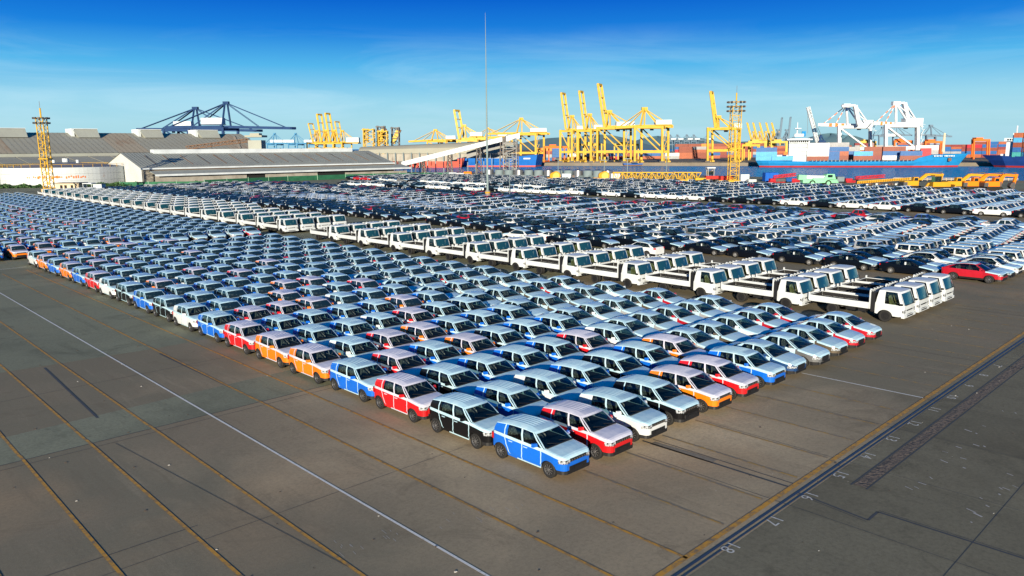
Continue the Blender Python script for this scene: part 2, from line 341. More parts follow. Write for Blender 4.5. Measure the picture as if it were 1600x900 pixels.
# water
def water_material():
    mt = bpy.data.materials.new('water'); mt.use_nodes = True; n = mt.node_tree.nodes; l = mt.node_tree.links; b = n['Principled BSDF']
    b.inputs['Base Color'].default_value = (.001, .17, .42, 1); b.inputs['Roughness'].default_value = .22; b.inputs['Specular IOR Level'].default_value = .10; b.inputs['IOR'].default_value = 1.33
    tc = n.new('ShaderNodeTexCoord'); t = n.new('ShaderNodeTexNoise'); t.inputs['Scale'].default_value = .55; t.inputs['Detail'].default_value = 6; t.inputs['Roughness'].default_value = .65
    l.new(tc.outputs['Object'], t.inputs['Vector']); u = n.new('ShaderNodeBump'); u.inputs['Strength'].default_value = 1.0; u.inputs['Distance'].default_value = 2.2
    l.new(t.outputs[0], u.inputs['Height']); l.new(u.outputs[0], b.inputs['Normal']); MATS['water'] = mt
water_material()
wm = M(); S = 26000; wm.poly([(-S, -S, WATER_Z), (S, -S, WATER_Z), (S, S, WATER_Z), (-S, S, WATER_Z)], 'water'); struct('water', wm)
# far quay
QA = spot(826, 254.4, .4); QB = spot(1185, 253.4, .4); QC = spot(1505, 252.3, .4); QD = spot(1900, 254, .4)
def off(p, f, r=0): return (p[0] + FWD.x * f + RGT.x * r, p[1] + FWD.y * f + RGT.y * r)
fq = M(); fq.prism([QD, off(QD, 900), off(QC, 1500), off(QB, 5200), off(QA, 5200, -3500), off(QA, 900, -900), off(QA, 140, -260), off(QA, 0)], -4, .4, 'quay_concrete')
struct('far_quay', fq)
fl = M(); fl.prism([(-500, 1100), (CO[-1][0] + 60, 1100), off(QA, 900, -880), off(QA, 5200, -3500), off(QA, 5000, -9000), (-4000, 3000)], -4, .3, 'quay_concrete'); struct('far_land', fl)
mat('quay_face', (.20, .17, .13), rough=.9, noise=(.8, (.06, .055, .05), .4, .6)); mat('fender_green', (.01, .12, .07), rough=.6); mat('hill', (.06, .15, .20), rough=1, noise=(.004, (.09, .17, .19), .4, .6))  # distance haze is mixed into the hill's bluish colour
qf = M(); A_, B_ = Vector((*QA, 0)), Vector((*QB, 0)); n_ = 16
for i in range(n_):
    p = A_ + (B_ - A_) * ((i + .5) / n_); qf.box((p.x - FWD.x * .35, p.y - FWD.y * .35, -.7), (1.6, .6, 1.9), 'fender_green', math.atan2((B_ - A_).y, (B_ - A_).x))
tag(link('quay_fender', qf.mesh('quay_fender')), 'row of green rubber fenders along the far quay wall', 'fender', kind='stuff')
qf = M(); d_ = (B_ - A_)
qf.hull8([(*off(QA, -.2), -3), (*off(QB, -.2), -3), (*off(QB, .3), -3), (*off(QA, .3), -3), (*off(QA, -.2), .55), (*off(QB, -.2), .55), (*off(QB, .3), .55), (*off(QA, .3), .55)], 'quay_face'); struct('quay_wall', qf)
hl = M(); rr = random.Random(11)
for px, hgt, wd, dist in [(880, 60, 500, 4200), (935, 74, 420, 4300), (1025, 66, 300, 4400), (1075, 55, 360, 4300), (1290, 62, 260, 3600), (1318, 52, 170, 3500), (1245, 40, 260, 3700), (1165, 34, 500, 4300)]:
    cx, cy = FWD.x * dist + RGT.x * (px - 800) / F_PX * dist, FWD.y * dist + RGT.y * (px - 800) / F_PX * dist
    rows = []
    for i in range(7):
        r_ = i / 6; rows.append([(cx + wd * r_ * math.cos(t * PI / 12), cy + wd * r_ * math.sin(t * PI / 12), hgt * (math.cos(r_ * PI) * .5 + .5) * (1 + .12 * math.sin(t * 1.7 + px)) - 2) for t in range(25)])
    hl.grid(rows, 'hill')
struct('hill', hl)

def lerp(a, b, t): return a + (b - a) * t
ONES = 'first second third fourth fifth sixth seventh eighth ninth tenth eleventh twelfth thirteenth fourteenth fifteenth sixteenth seventeenth eighteenth nineteenth'.split()
def nth(n):
    if n < 20: return ONES[n - 1]
    t = {2: 'twenty', 3: 'thirty', 4: 'forty', 5: 'fifty', 6: 'sixty'}[n // 10]
    return (t[:-1] + 'ieth') if n % 10 == 0 else t + '-' + ONES[n % 10 - 1]

# ================================================================== BUILDINGS, CRANES, SHIPS, QUAYSIDE THINGS
CAMP = Vector((0, 0, CAM_H))
def ray(px, py): return Vector(ROT @ np.array([px - 800, py - 450, F_PX]))
class Plane:
    """an upright plane square to the level view direction, through a real ground point"""
    def __init__(s, px=800, py=None, dist=None, z=.4):
        if py is not None: x, y = spot(px, py, z); s.d = Vector((x, y, 0)).dot(FWD)
        else: s.d = dist
        s.z = z; s.sh = Vector()
    def at(s, px, py, deep=0, right=0):
        r = ray(px, py); t = s.d / r.dot(FWD); p = CAMP + r * t + s.sh
        return p + FWD * deep + RGT * right
    def base(s, px, deep=0, right=0, z=None):
        p = s.at(px, 240, deep, right); p.z = s.z if z is None else z; return p
    def m(s, px): return px * s.d / F_PX
mat('roof_sheet', (.30, .32, .28), rough=.7, noise=(.12, (.27, .28, .25), .4, .65), bump=(1.0, .3, .1)); mat('roof_old', (.29, .29, .24), rough=.75, noise=(.08, (.27, .26, .205), .4, .66)); mat('roof_patch', (.31, .27, .20), rough=.8, noise=(.25, (.24, .15, .09), .52, .75, (1, .15, 1)))
mat('rust', (.15, .085, .05), rough=.9); mat('wall_white', (.54, .57, .57), rough=.6, noise=(.15, (.55, .54, .50), .45, .7)); mat('wall_beige', (.33, .31, .27), rough=.8, noise=(.3, (.22, .20, .17), .45, .7)); mat('dark_inside', (.008, .009, .01), rough=.9)
mat('fence_green', (.008, .085, .04), rough=.8, noise=(.6, (.015, .13, .06), .4, .65)); mat('hedge', (.025, .07, .02), rough=.95, noise=(1.5, (.05, .11, .03), .4, .6), bump=(3, 1, .3)); mat('wall_green', (.20, .36, .25), rough=.8)
mat('tank_white', (.52, .56, .57), rough=.5, noise=(.12, (.48, .50, .48), .52, .75)); mat('tank_shade_grey', (.42, .45, .47), rough=.5, noise=(.4, (.30, .16, .08), .60, .75)); mat('cream', (.62, .50, .33), rough=.8); mat('steel_grey', (.15, .155, .16), rough=.5); mat('steel_dark', (.05, .055, .06), rough=.6, noise=(1.2, (.14, .07, .04), .5, .65))
for n_, c_ in dict(crane_yellow=(.58, .36, .05), crane_navy=(.014, .045, .13), crane_blue=(.05, .20, .38), crane_white=(.60, .64, .67), crane_grey=(.13, .19, .25), crane_ochre=(.62, .42, .09), tower_yellow=(.55, .33, .03), crane_orange=(.72, .16, .03), house_white=(.56, .61, .64), stripe_orange=(.75, .20, .05), machine_yellow=(.55, .27, .015), machine_orange=(.72, .19, .008), machine_green=(.22, .60, .33), hull_blue=(.01, .20, .46), hull_dark=(.01, .045, .20), hull_red=(.42, .03, .025), hull_royal=(.01, .12, .42), hull_coral=(.62, .12, .08), lattice_red=(.42, .02, .03), lattice_blue=(.01, .08, .30), track_dark=(.02, .018, .016), grey_blue=(.17, .22, .24), mast_grey=(.20, .26, .27), box_blue=(.01, .10, .45)).items():
    mat(n_, c_, rough=.75, spec=.2, noise=(.25, tuple(v * .75 for v in c_), .45, .75))

# --- long white shed with raised ridge
X0_, X1_ = 87.5, 186.0; YF, YR, YB = 262.0, 280.0, 299.0; ZE, ZR = 5.6, 10.4
t = thing('warehouse', 'long low white-gabled warehouse with grey sheet roof behind the green fence', 'warehouse', (X0_, YF, 0))
q = M(); q.poly([(X0_, YF, 0), (X0_, YF, ZE), (X0_, YR, ZR), (X0_, YB, ZE), (X0_, YB, 0)], 'wall_white'); q.poly([(X1_, YF, 0), (X1_, YB, 0), (X1_, YB, ZE), (X1_, YR, ZR), (X1_, YF, ZE)], 'wall_white'); part('gable_wall', q, t)
q = M(); q.lo(X0_ + .2, YF + .2, 0, X1_ - .2, YF + .5, ZE - .1, 'wall_beige'); part('front_wall', q, t)
q = M(); n_ = 96
for i in range(n_):       # folded sheet: every bay a shallow rib
    xa, xb = lerp(X0_ - .4, X1_, i / n_), lerp(X0_ - .4, X1_, (i + 1) / n_); k = 'roof_sheet'
    q.poly([(xa, YF - .5, ZE - .12), (xb - .08, YF - .5, ZE - .12), (xb - .08, YR, ZR), (xa, YR, ZR)], k); q.poly([(xb - .08, YF - .5, ZE - .02), (xb, YF - .5, ZE - .02), (xb, YR, ZR + .08), (xb - .08, YR, ZR + .08)], k)
q.poly([(X0_ - .4, YR, ZR), (X1_, YR, ZR), (X1_, YB + .5, ZE - .12), (X0_ - .4, YB + .5, ZE - .12)], 'roof_sheet'); q.lo(X0_ - .4, YF - .75, ZE - .55, X1_, YF - .5, ZE - .05, 'house_white'); ro = part('roof', q, t)
for i in range(16):
    q = M(); x = X0_ + 6 + i * 5.9; q.hull8([(x, YF + 3, ZE + .78), (x + .16, YF + 3, ZE + .78), (x + .16, YR - 4, ZR - .98), (x, YR - 4, ZR - .98), (x, YF + 3, ZE + .92), (x + .16, YF + 3, ZE + .92), (x + .16, YR - 4, ZR - .84), (x, YR - 4, ZR - .84)], 'rust' if i % 3 else 'steel_dark'); part('roof_seam', q, ro)
q = M(); q.lo(X0_ + 10, YR - 1.6, ZR - .4, X1_ - 9, YR + 1.6, ZR + 1.05, 'house_white'); part('ridge_vent', q, t)
q = M(); q.hull8([(X0_ + 2, YF - 6, 3.5), (X1_ + 4, YF - 6, 3.5), (X1_ + 4, YF - .1, 4.5), (X0_ + 2, YF - .1, 4.5), (X0_ + 2, YF - 6, 3.65), (X1_ + 4, YF - 6, 3.65), (X1_ + 4, YF - .1, 4.75), (X0_ + 2, YF - .1, 4.75)], 'roof_sheet'); q.lo(X0_ + 2, YF - 6.2, 3.0, X1_ + 4, YF - 6, 3.6, 'house_white'); q.lo(X0_ + 2, YF - .2, 4.7, X1_, YF - .12, 4.95, 'rust'); part('lean_to_roof', q, t)
q = M(); q.lo(X0_ + 2.4, YF - 4.8, 0, X0_ + 33, YF - 4.5, 2.9, 'wall_beige'); q.lo(X0_ + 40, YF - 4.8, 0, X1_ - 38, YF - 4.5, 2.9, 'wall_beige'); q.lo(X1_ - 26, YF - 4.8, 0, X1_ + 3, YF - 4.5, 2.3, 'wall_beige'); part('low_wall', q, t)
for a_, b_ in ((33, 40), (60.5, 72.5)):
    q = M(); q.lo(X0_ + a_ + .02, YF - 4.4, 0, X0_ + b_ - .02, YF - 4.2, 3.1, 'dark_inside'); part('doorway', q, t)
# --- big old shed behind, roof in two pitches with ridge monitors
t = thing('storage_shed', 'huge old grey shed with steep rust-streaked roof and boxed ridge monitors', 'shed', (40, 330, 0)); xa, xb = -45, 167
q = M(); n_ = 106
for i in range(n_):
    x0, x1 = lerp(xa, xb, i / n_), lerp(xa, xb, (i + 1) / n_); k = 'roof_patch' if any(abs((x0 - c_)) < 5.5 for c_ in (61, 108, 137 + 18, 86 - 42)) else 'roof_old'
    q.poly([(x0, 332, 10.4), (x1 - .3, 332, 10.4), (x1 - .3, 360, 18.6), (x0, 360, 18.6)], k); q.poly([(x1 - .3, 332, 10.45), (x1, 332, 10.45), (x1, 360, 18.65), (x1 - .3, 360, 18.65)], k)
q.poly([(xa, 360, 18.6), (xb, 360, 18.6), (xb, 390, 10), (xa, 390, 10)], 'roof_old'); part('upper_roof', q, t)
q = M(); q.lo(xa, 330, 9.2, xb, 332, 10.3, 'roof_sheet'); part('clerestory', q, t)
q = M(); n_ = 24
for i in range(n_):
    x0, x1 = lerp(xa, xb - 20, i / n_), lerp(xa, xb - 20, (i + 1) / n_); q.hull8([(x0, 306, 6.2), (x1 - .4, 306, 6.2), (x1 - .4, 330, 9.0), (x0, 330, 9.0), (x0, 306, 6.4), (x1 - .4, 306, 6.4), (x1 - .4, 330, 9.2), (x0, 330, 9.2)], 'roof_old'); q.lo(x1 - .4, 306, 6.0, x1, 330, 6.1, 'steel_dark')
part('lower_roof', q, t)
q = M(); q.poly([(xb, 332, 0), (xb, 390, 0), (xb, 390, 10), (xb, 360, 18.6), (xb, 332, 10.4)], 'wall_beige'); q.lo(xa, 309, 0, xb - 22, 309.3, 6.1, 'wall_beige'); part('end_wall', q, t)
for px0, px1 in ((-25, 38), (111, 150), (215, 249), (304, 337)):
    a0 = (Plane(px0, dist=10)); 
    def xat(px, y): r = ray(px, 208); return r.x * (y / r.y)
    m0, m1 = xat(px0, 357), xat(px1, 357); q = M(); q.hull8([(m0 + 1.5, 352, 16.6), (m1, 352, 16.6), (m1, 364, 16.6), (m0 + 1.5, 364, 16.6), (m0, 355, 20.0), (m1, 355, 20.0), (m1, 364, 20.0), (m0, 364, 20.0)], 'roof_sheet'); q.lo(m0 - .5, 354.6, 17, m0 + .6, 363, 20.05, 'house_white'); q.lo(m0 - .3, 354.6, 20.0, m1 + .1, 364, 20.25, 'house_white'); part('ridge_monitor', q, t)
# --- small transfer tower and sloping rusty gantry above the white shed
P_ = Plane(dist=330); t = thing('transfer_tower', 'grey sheet-clad transfer tower beside the end of the old shed', 'tower', tuple(P_.base(402)))
q = M(); w_ = P_.m(20); c = P_.at(402, 232); q.box((c.x, c.y, 7), (w_, 6, 16), 'roof_sheet', -math.atan2(FWD.x, FWD.y)); part('tower_body', q, t)
q = M(); c = P_.at(400, 213); q.box((c.x, c.y, c.z), (w_ * 1.3, 7.5, .8), 'roof_old', -math.atan2(FWD.x, FWD.y)); q.box((c.x, c.y, c.z + .8), (w_ * .7, 4, .9), 'roof_old', -math.atan2(FWD.x, FWD.y)); part('tower_roof', q, t)
t = thing('conveyor_gantry', 'rust-brown sloping conveyor gantry above the warehouse ridge', 'conveyor', tuple(P_.base(330)))
q = M(); q.lattice(P_.at(292, 231), P_.at(390, 219), 1.6, 1.4, 18, 'rust', .22); part('truss', q, t)
for px, py in ((375, 221), (330, 227)):
    q = M(); q.beam(P_.base(px), P_.at(px, py), .4, 'steel_dark'); part('support', q, t)
q = M(); q.beam(P_.at(366, 213), P_.at(376, 232), 1.0, 'steel_dark'); part('chute', q, t)

# --- storage tanks
def tank(px0, px1, pyt, pyb, label, letters=False):
    x0, y0 = spot((px0 + px1) / 2, pyb); d0 = math.hypot(x0, y0); r_ = (px1 - px0) / 2 / F_PX * d0 * 1.01; c = Vector((x0, y0, 0)); dr = c.normalized(); c = c + dr * r_
    h = CAM_H - (pyt - 237.0) / F_PX * (d0 + r_ * .4); h = max(5.5, h)
    t = thing('storage_tank', label, 'tank', (c.x, c.y, 0)); q = M(); n_ = 96
    for i in range(n_):
        a, b = 2 * PI * i / n_, 2 * PI * (i + 1) / n_; rr_ = r_ - (.012 if i % 2 else 0)
        for z0, z1 in ((0, h / 3 - .04), (h / 3 + .0, h * 2 / 3 - .04), (h * 2 / 3, h)):
            q.grid([[(c.x + rr_ * math.cos(a), c.y + rr_ * math.sin(a), z0), (c.x + rr_ * math.cos(b), c.y + rr_ * math.sin(b), z0)], [(c.x + rr_ * math.cos(a), c.y + rr_ * math.sin(a), z1), (c.x + rr_ * math.cos(b), c.y + rr_ * math.sin(b), z1)]], 'tank_shade_grey' if (a % (2 * PI)) > 4.95 and a < 5.9 else 'tank_white', False)  # grey arc paints the shaded right side of the shell
    part('shell', q, t); q = M()
    for i in range(n_): a, b = 2 * PI * i / n_, 2 * PI * (i + 1) / n_; q.poly([(c.x + r_ * math.cos(a), c.y + r_ * math.sin(a), h), (c.x + r_ * math.cos(b), c.y + r_ * math.sin(b), h), (c.x, c.y, h + 1.6)], 'steel_grey')
    part('tank_roof', q, t); q = M()
    for i in range(40):
        a, b = 2 * PI * i / 40, 2 * PI * (i + 1) / 40; p0 = (c.x + r_ * math.cos(a), c.y + r_ * math.sin(a)); p1 = (c.x + r_ * math.cos(b), c.y + r_ * math.sin(b))
        q.beam((*p0, h), (*p0, h + 1), .09, 'tower_yellow'); q.beam((*p0, h + 1), (*p1, h + 1), .09, 'tower_yellow'); q.beam((*p0, h + .5), (*p1, h + .5), .06, 'rust')
    part('handrail', q, t); q = M()
    for dx in (-4, 0, 4): p = c + Vector((RGT.x, RGT.y, 0)) * dx; q.tube((p.x, p.y, h + 1.2), (p.x, p.y, h + 2.2 + (.5 if dx == 0 else 0)), .5 if dx else 1.0, 'house_white', 10)
    part('roof_vent', q, t)
    if letters:
        rr = random.Random(4); q = M()
        for i in range(26):
            a = math.atan2(-dr.y, -dr.x) - .62 + i * .035; z = h * .52 + rr.uniform(-.2, .2); hh = rr.uniform(.3, 1.0)
            if i in (2, 9, 16) : continue
            R_ = r_ + .05; b = a + rr.uniform(.015, .035)
            q.poly([(c.x + R_ * math.cos(a), c.y + R_ * math.sin(a), z - hh / 2), (c.x + R_ * math.cos(b), c.y + R_ * math.sin(b), z - hh / 2), (c.x + R_ * math.cos(b), c.y + R_ * math.sin(b), z + hh / 2), (c.x + R_ * math.cos(a), c.y + R_ * math.sin(a), z + hh * .4)], 'stripe_orange')
        part('flaking_lettering', q, t)
tank(27, 187, 258, 292, 'broad white storage tank with flaking orange lettering beside the white gable', True)
tank(-140, 6, 259, 294, 'second white storage tank cut by the edge of the picture')
# --- fence, hedge, hut
t = thing('screen_fence', 'green mesh screen fence on posts running below the warehouse', 'fence', (84, 258, 0)); fpts = [spot(188, 291), spot(320, 289.5), spot(450, 283), spot(540, 279.5), spot(625, 277), spot(702, 276.5)]
for a, b in zip(fpts[:-1], fpts[1:]):
    a = Vector((*a, 0)); b = Vector((*b, 0)); n_ = max(2, int((b - a).length / 8))
    for i in range(n_):
        p, r_ = a + (b - a) * (i / n_), a + (b - a) * ((i + 1) / n_); zt = 1.7 if a.x > 100 else 1.3
        q = M(); q.beam(p + Vector((0, 0, zt / 2)), r_ + Vector((0, 0, zt / 2)) - (r_ - p).normalized() * .15, .06, 'fence_green', zt); part('fence_panel', q, t)
        q = M(); q.beam(p, p + Vector((0, 0, zt + .35)), .16, 'wall_green'); part('fence_post', q, t)
t = thing('boundary_wall', 'pale green weathered wall with gaps standing behind the mesh fence', 'wall', (100, 260, 0))
for px in range(232, 560, 26):
    p, r_ = Vector((*spot(px, 284 - (px - 232) * .027), 0)), Vector((*spot(px + 23, 284 - (px - 209) * .027), 0)); q = M(); q.beam(p + Vector((0, 0, 1.3)), r_ + Vector((0, 0, 1.3)), .2, 'wall_green', 2.4 - (px % 3) * .2); part('wall_panel', q, t)
hm = M(); rr = random.Random(9)
for i in range(5200):
    px = rr.choice((rr.uniform(-5, 65), rr.uniform(118, 225), rr.uniform(150, 320), rr.uniform(600, 705))); py = 294.5 - max(0, px) * .02 + rr.uniform(-1.5, .5) if px < 400 else 276.3 + rr.uniform(-.6, .4)
    x, y = spot(px, py); z = rr.uniform(0, .7 + math.sin(px * .21) * .3); s_ = rr.uniform(.2, .5); a = rr.random() * PI; dx, dy = s_ * math.cos(a), s_ * math.sin(a)
    hm.poly([(x - dx, y - dy, z), (x + dx, y + dy, z + rr.uniform(-.1, .3)), (x + dx * .3, y + dy * .3, z + s_)], 'hedge')
tag(link('hedge', hm.mesh('hedge')), 'scrubby green hedge growing along the fence by the tanks', 'hedge', kind='stuff')
cx, cy = spot(97, 297); t = thing('gatehouse', 'small cream gatehouse with brown flat roof beside the yellow light tower', 'hut', (cx, cy, 0))
P_ = Plane(97, 298.5, z=0); az = -math.atan2(FWD.x, FWD.y); c = P_.base(99, 2)
q = M(); q.box((c.x, c.y, 1.05), (6.6, 4, 2.1), 'cream', az); part('wall', q, t); q = M(); q.box((c.x, c.y, 2.2), (7.4, 4.8, .25), 'roof_patch', az); part('roof', q, t)
for dx in (-1.6, -.4, 1.4): p = c + RGT * dx - FWD * 2.02; q = M(); q.box((p.x, p.y, 1.1), (.7, .1, 1.1), 'dark_inside', az); part('window', q, t)
c = P_.base(131, 1); t = thing('carport', 'white steel frame carport between the gatehouse and the tank', 'carport', tuple(c))
q = M(); q.box((c.x, c.y, 2.1), (2.6, 2.4, .2), 'house_white', az); part('roof', q, t)
for dx in (-1.2, 1.2):
    for dy in (-1, 1): p = c + RGT * dx + FWD * dy; q = M(); q.beam((p.x, p.y, 0), (p.x, p.y, 2), .12, 'house_white'); part('post', q, t)
c = P_.base(147, 1); t = thing('site_cabin', 'small pale site cabin standing against the tank hedge', 'cabin', tuple(c)); q = M(); q.box((c.x, c.y, .9), (2.4, 2.2, 1.8), 'house_white', az); part('wall', q, t); q = M(); q.box((c.x, c.y, 1.87), (2.6, 2.4, .12), 'steel_grey', az); part('roof', q, t)

# --- light masts
def light_tower(px, base_py, top_py, w_px, label, head=3, tip_py=None):
    P_ = Plane(px, base_py, z=0); c = P_.base(px); ht = P_.at(px, top_py).z; w_ = P_.m(w_px); t = thing('light_tower', label, 'light tower', tuple(c)); az = -math.atan2(FWD.x, FWD.y)
    u = RGT * (w_ / 2); v = FWD * (w_ / 2)
    for a, b in ((-1, -1), (1, -1), (1, 1), (-1, 1)):
        p = c + u * a + v * b; q = M(); q.beam(p, p + Vector((0, 0, ht)), .2, 'tower_yellow'); part('upright', q, t)
    q = M(); n_ = int(ht / 1.25)
    C4 = [c - u - v, c + u - v, c + u + v, c - u + v]
    for i in range(n_):
        z0, z1 = Vector((0, 0, ht * i / n_)), Vector((0, 0, ht * (i + 1) / n_))
        for j_ in range(4): a, b = C4[j_], C4[(j_ + 1) % 4]; q.beam(a + z1, b + z1, .1, 'tower_yellow'); q.beam((a if i % 2 else b) + z0, (b if i % 2 else a) + z1, .09, 'tower_yellow')
    o = part('lattice', q, t)
    q = M(); q.box((c.x, c.y, ht * .46), (w_ * 1.35, w_ * 1.35, .25), 'tower_yellow', az); q.box((c.x, c.y, .6), (w_ * 1.5, w_ * 1.5, 1.2), 'tower_yellow', az); part('platform', q, t)
    for k in range(head):
        z = ht + k * 1.25 - 1.3; R_ = w_ * .85; q = M(); n2 = 12
        for i in range(n2): a, b = 2 * PI * i / n2, 2 * PI * (i + 1) / n2; q.beam((c.x + R_ * math.cos(a), c.y + R_ * math.sin(a), z), (c.x + R_ * math.cos(b), c.y + R_ * math.sin(b), z), .13, 'tower_yellow'); q.beam((c.x + R_ * math.cos(a), c.y + R_ * math.sin(a), z), (c.x, c.y, z), .08, 'tower_yellow')
        rg = part('lamp_ring', q, t)
        for i in range(n2): a = 2 * PI * i / n2; q = M(); q.box((c.x + (R_ + .3) * math.cos(a), c.y + (R_ + .3) * math.sin(a), z - .05), (.45, .5, .45), 'steel_dark', a); part('floodlight', q, rg)
    q = M(); q.tube((c.x, c.y, ht), (c.x, c.y, ht + head * 1.25), .2, 'tower_yellow', 6); q.tube((c.x, c.y, ht + head), (c.x, c.y, P_.at(px, tip_py or top_py - 25).z), .06, 'steel_grey', 5); part('lightning_rod', q, t)
light_tower(70.5, 302, 184, 10.5, 'yellow lattice floodlight tower beside the cream gatehouse', 2, 158)
light_tower(1147, 288, 166, 13.5, 'yellow lattice floodlight tower in front of the water and cranes', 3, 134)
mx_, my_ = MAST0 = (110.0, 121.3); t = thing('flag_mast', 'very tall thin grey pole rising above the parked cars', 'pole', (mx_, my_, 0)); q = M(); zz = [(0, .25), (9, .21), (18, .15), (27, .10), (34, .06), (38.2, .025)]
for (a, r0), (b, r1) in zip(zz[:-1], zz[1:]): q.tube((mx_, my_, a), (mx_, my_, b), r0, 'mast_grey', 14, r1, False)
part('shaft', q, t); q = M(); q.tube((mx_, my_, 0), (mx_, my_, 2.2), .55, 'concrete', 16)
for k in range(3): q.tube((mx_, my_, .4 + k * .62), (mx_, my_, .7 + k * .62), .58, 'machine_yellow', 16)
part('striped_plinth', q, t); q = M(); q.tube((mx_ + 3.6, my_ - 3.0, 0), (mx_ + 3.6, my_ - 3.0, 9), .07, 'mast_grey', 6); q.box((mx_ + 3.6, my_ - 3.0, .5), (.8, .5, 1.0), 'house_white'); tag(link('cable_post', q.mesh('cable_post')), 'thin grey post with white cabinet beside the tall pole', 'post')
for px, py, h in ((872, 279, 7), (944, 279, 6.5), (980, 279, 7), (1041, 279, 7.5)):
    x, y = spot(px, py); q = M(); q.tube((x, y, 0), (x, y, h), .12, 'mast_grey', 6); q.beam((x - 1, y + 1, h), (x + 1, y - 1, h), .25, 'mast_grey'); tag(link('street_lamp', q.mesh('street_lamp')), 'grey double-armed street lamp on the near quay, %s from the tall pole' % nth({872: 1, 944: 2, 980: 3, 1041: 4}[px]), 'street lamp', 'street lamps on the near quay')

# --- ship-to-shore cranes
def sts(label, base, legs, girder, apex, boom, back, house, col, up=False, sill=None, thick=1.5, z=.4, dist=None, deep=15, side=7, stripes=False, mast_legs=True, group=None, simple=False):
    """legs: picture columns of the legs; girder: height row; apex, boom (hinge, tip), back: points; house: box"""
    P_ = Plane(legs[0], base, dist, z) if base else Plane(dist=dist, z=z); P_.sh = RGT * (-side / 2); V = FWD * deep + RGT * side; c = P_.base(sum(legs) / len(legs)); t = thing('container_crane', label, 'crane', tuple(c + V / 2), 0, group)
    lx = [legs[0], legs[-1]]; T = thick
    for L0 in lx:
        for v in (Vector(), V):
            q = M(); q.beam(P_.base(L0) + v, P_.at(L0, girder) + v, T, col, T * .8); part('leg', q, t)
        q = M(); q.beam(P_.base(L0, z=P_.z + 1.2), P_.base(L0, z=P_.z + 1.2) + V, T * .8, col, T * .9)
        for s_ in (0, .12, .88, 1):
            b = P_.base(L0) + V * s_; q.box((b.x, b.y, P_.z + .5), (T * 2.2, T * 1.2, 1.0), 'steel_dark' if s_ in (0, 1) else col, -math.atan2(FWD.x, FWD.y))
        part('bogie_beam', q, t)
        q = M(); q.beam(P_.at(L0, girder + 1), P_.at(L0, girder + 1) + V, T * .7, col); part('cross_beam', q, t)
    sl = sill or lerp(base, girder, .3) if base else (sill or girder + 20)
    for v in (Vector(), V):
        q = M(); q.beam(P_.at(lx[0], sl) + v, P_.at(lx[1], sl) + v, T * .7, col, T); part('portal_beam', q, t)
        q = M(); q.beam(P_.at(lx[0], girder + 2) + v, P_.at(lx[1], girder + 2) + v, T * .7, col, T * .9); part('top_beam', q, t)
        if not simple: q = M(); q.beam(P_.at(lx[0], girder + 2) + v, P_.at(lerp(lx[0], lx[1], .92), sl) + v, T * .45, col); part('diagonal_brace', q, t)
    g0, g1 = boom[0], back; w2 = V * .32
    for s_ in (.34, .66):
        q = M(); q.beam(P_.at(*g0) + V * s_, P_.at(*g1) + V * s_, T * .6, col, T * 1.1); part('girder', q, t)
    n_ = 10; bm = M(); a, b = P_.at(*boom[0]), P_.at(*boom[1]); s0, s1 = (.30, .74) if up else (.34, .66)
    for i in range(n_):
        p, r_ = a + (b - a) * (i / n_), a + (b - a) * ((i + 1) / n_); k = 'stripe_orange' if stripes and 2 <= i <= 7 and i % 2 == 0 else col
        for s_ in (s0, s1): bm.beam(p + V * s_, r_ + V * s_, T * .55, k, T * 1.0)
        if i in (3, 6, 9) or (not up and not simple): bm.beam(r_ + V * s0, r_ + V * s1, T * .4, col)
    bm.beam(b + V * s0, b + V * s1, T * .9, col); part('boom', bm, t)
    ap = P_.at(*apex); q = M()
    for x_ in ((lx[0] if abs(apex[0] - lx[0]) < abs(apex[0] - lx[1]) else lx[1]),):
        ft = P_.at(boom[0][0] * .35 + apex[0] * .65, girder); 
        q.beam(ft + V * .2, ap + V * .42, T * .55, col); q.beam(ft + V * .8, ap + V * .58, T * .55, col)
        f2 = P_.at(lerp(apex[0], back[0], .55), girder); q.beam(f2 + V * .3, ap + V * .45, T * .4, col); q.beam(f2 + V * .7, ap + V * .55, T * .4, col)
    c2 = ap + V * .5; q.box((c2.x, c2.y, c2.z), (T * 2.2, T * 1.6, T * 1.1), col, -math.atan2(FWD.x, FWD.y)); part('apex_frame', q, t)
    for s_ in (.45, .55):
        for f in ((.5, .92) if not up else (.35,)):
            q = M(); e1_, e2_ = ap + V * s_, a + (b - a) * f + V * s_
            for i in range(8 if stripes else 1): m_ = 8 if stripes else 1; q.beam(e1_ + (e2_ - e1_) * (i / m_), e1_ + (e2_ - e1_) * ((i + 1) / m_), T * .2, 'stripe_orange' if stripes and i % 2 else col)
            part('stay', q, t)
        q = M(); q.beam(ap + V * s_, P_.at(*back) + V * s_, T * .25, col); part('back_stay', q, t)
    if house:
        x0, x1, y0, y1 = house; c1 = P_.at((x0 + x1) / 2, (y0 + y1) / 2) + V * .5; q = M(); hw_ = P_.m(x1 - x0); hh = P_.m(y1 - y0); q.box((c1.x, c1.y, c1.z), (hw_, 7, hh), 'house_white', -math.atan2(FWD.x, FWD.y)); q.box((c1.x, c1.y, c1.z - hh / 2 - .3), (hw_ * 1.05, 8, .4), col, -math.atan2(FWD.x, FWD.y)); part('machinery_house', q, t)
        if not simple: c3 = P_.at(lerp(boom[0][0], back[0], .4), girder + 4) + V * .5; q = M(); q.box((c3.x, c3.y, c3.z), (2.2, 2.2, 2.2), 'steel_grey', -math.atan2(FWD.x, FWD.y)); part('operator_cab', q, t)
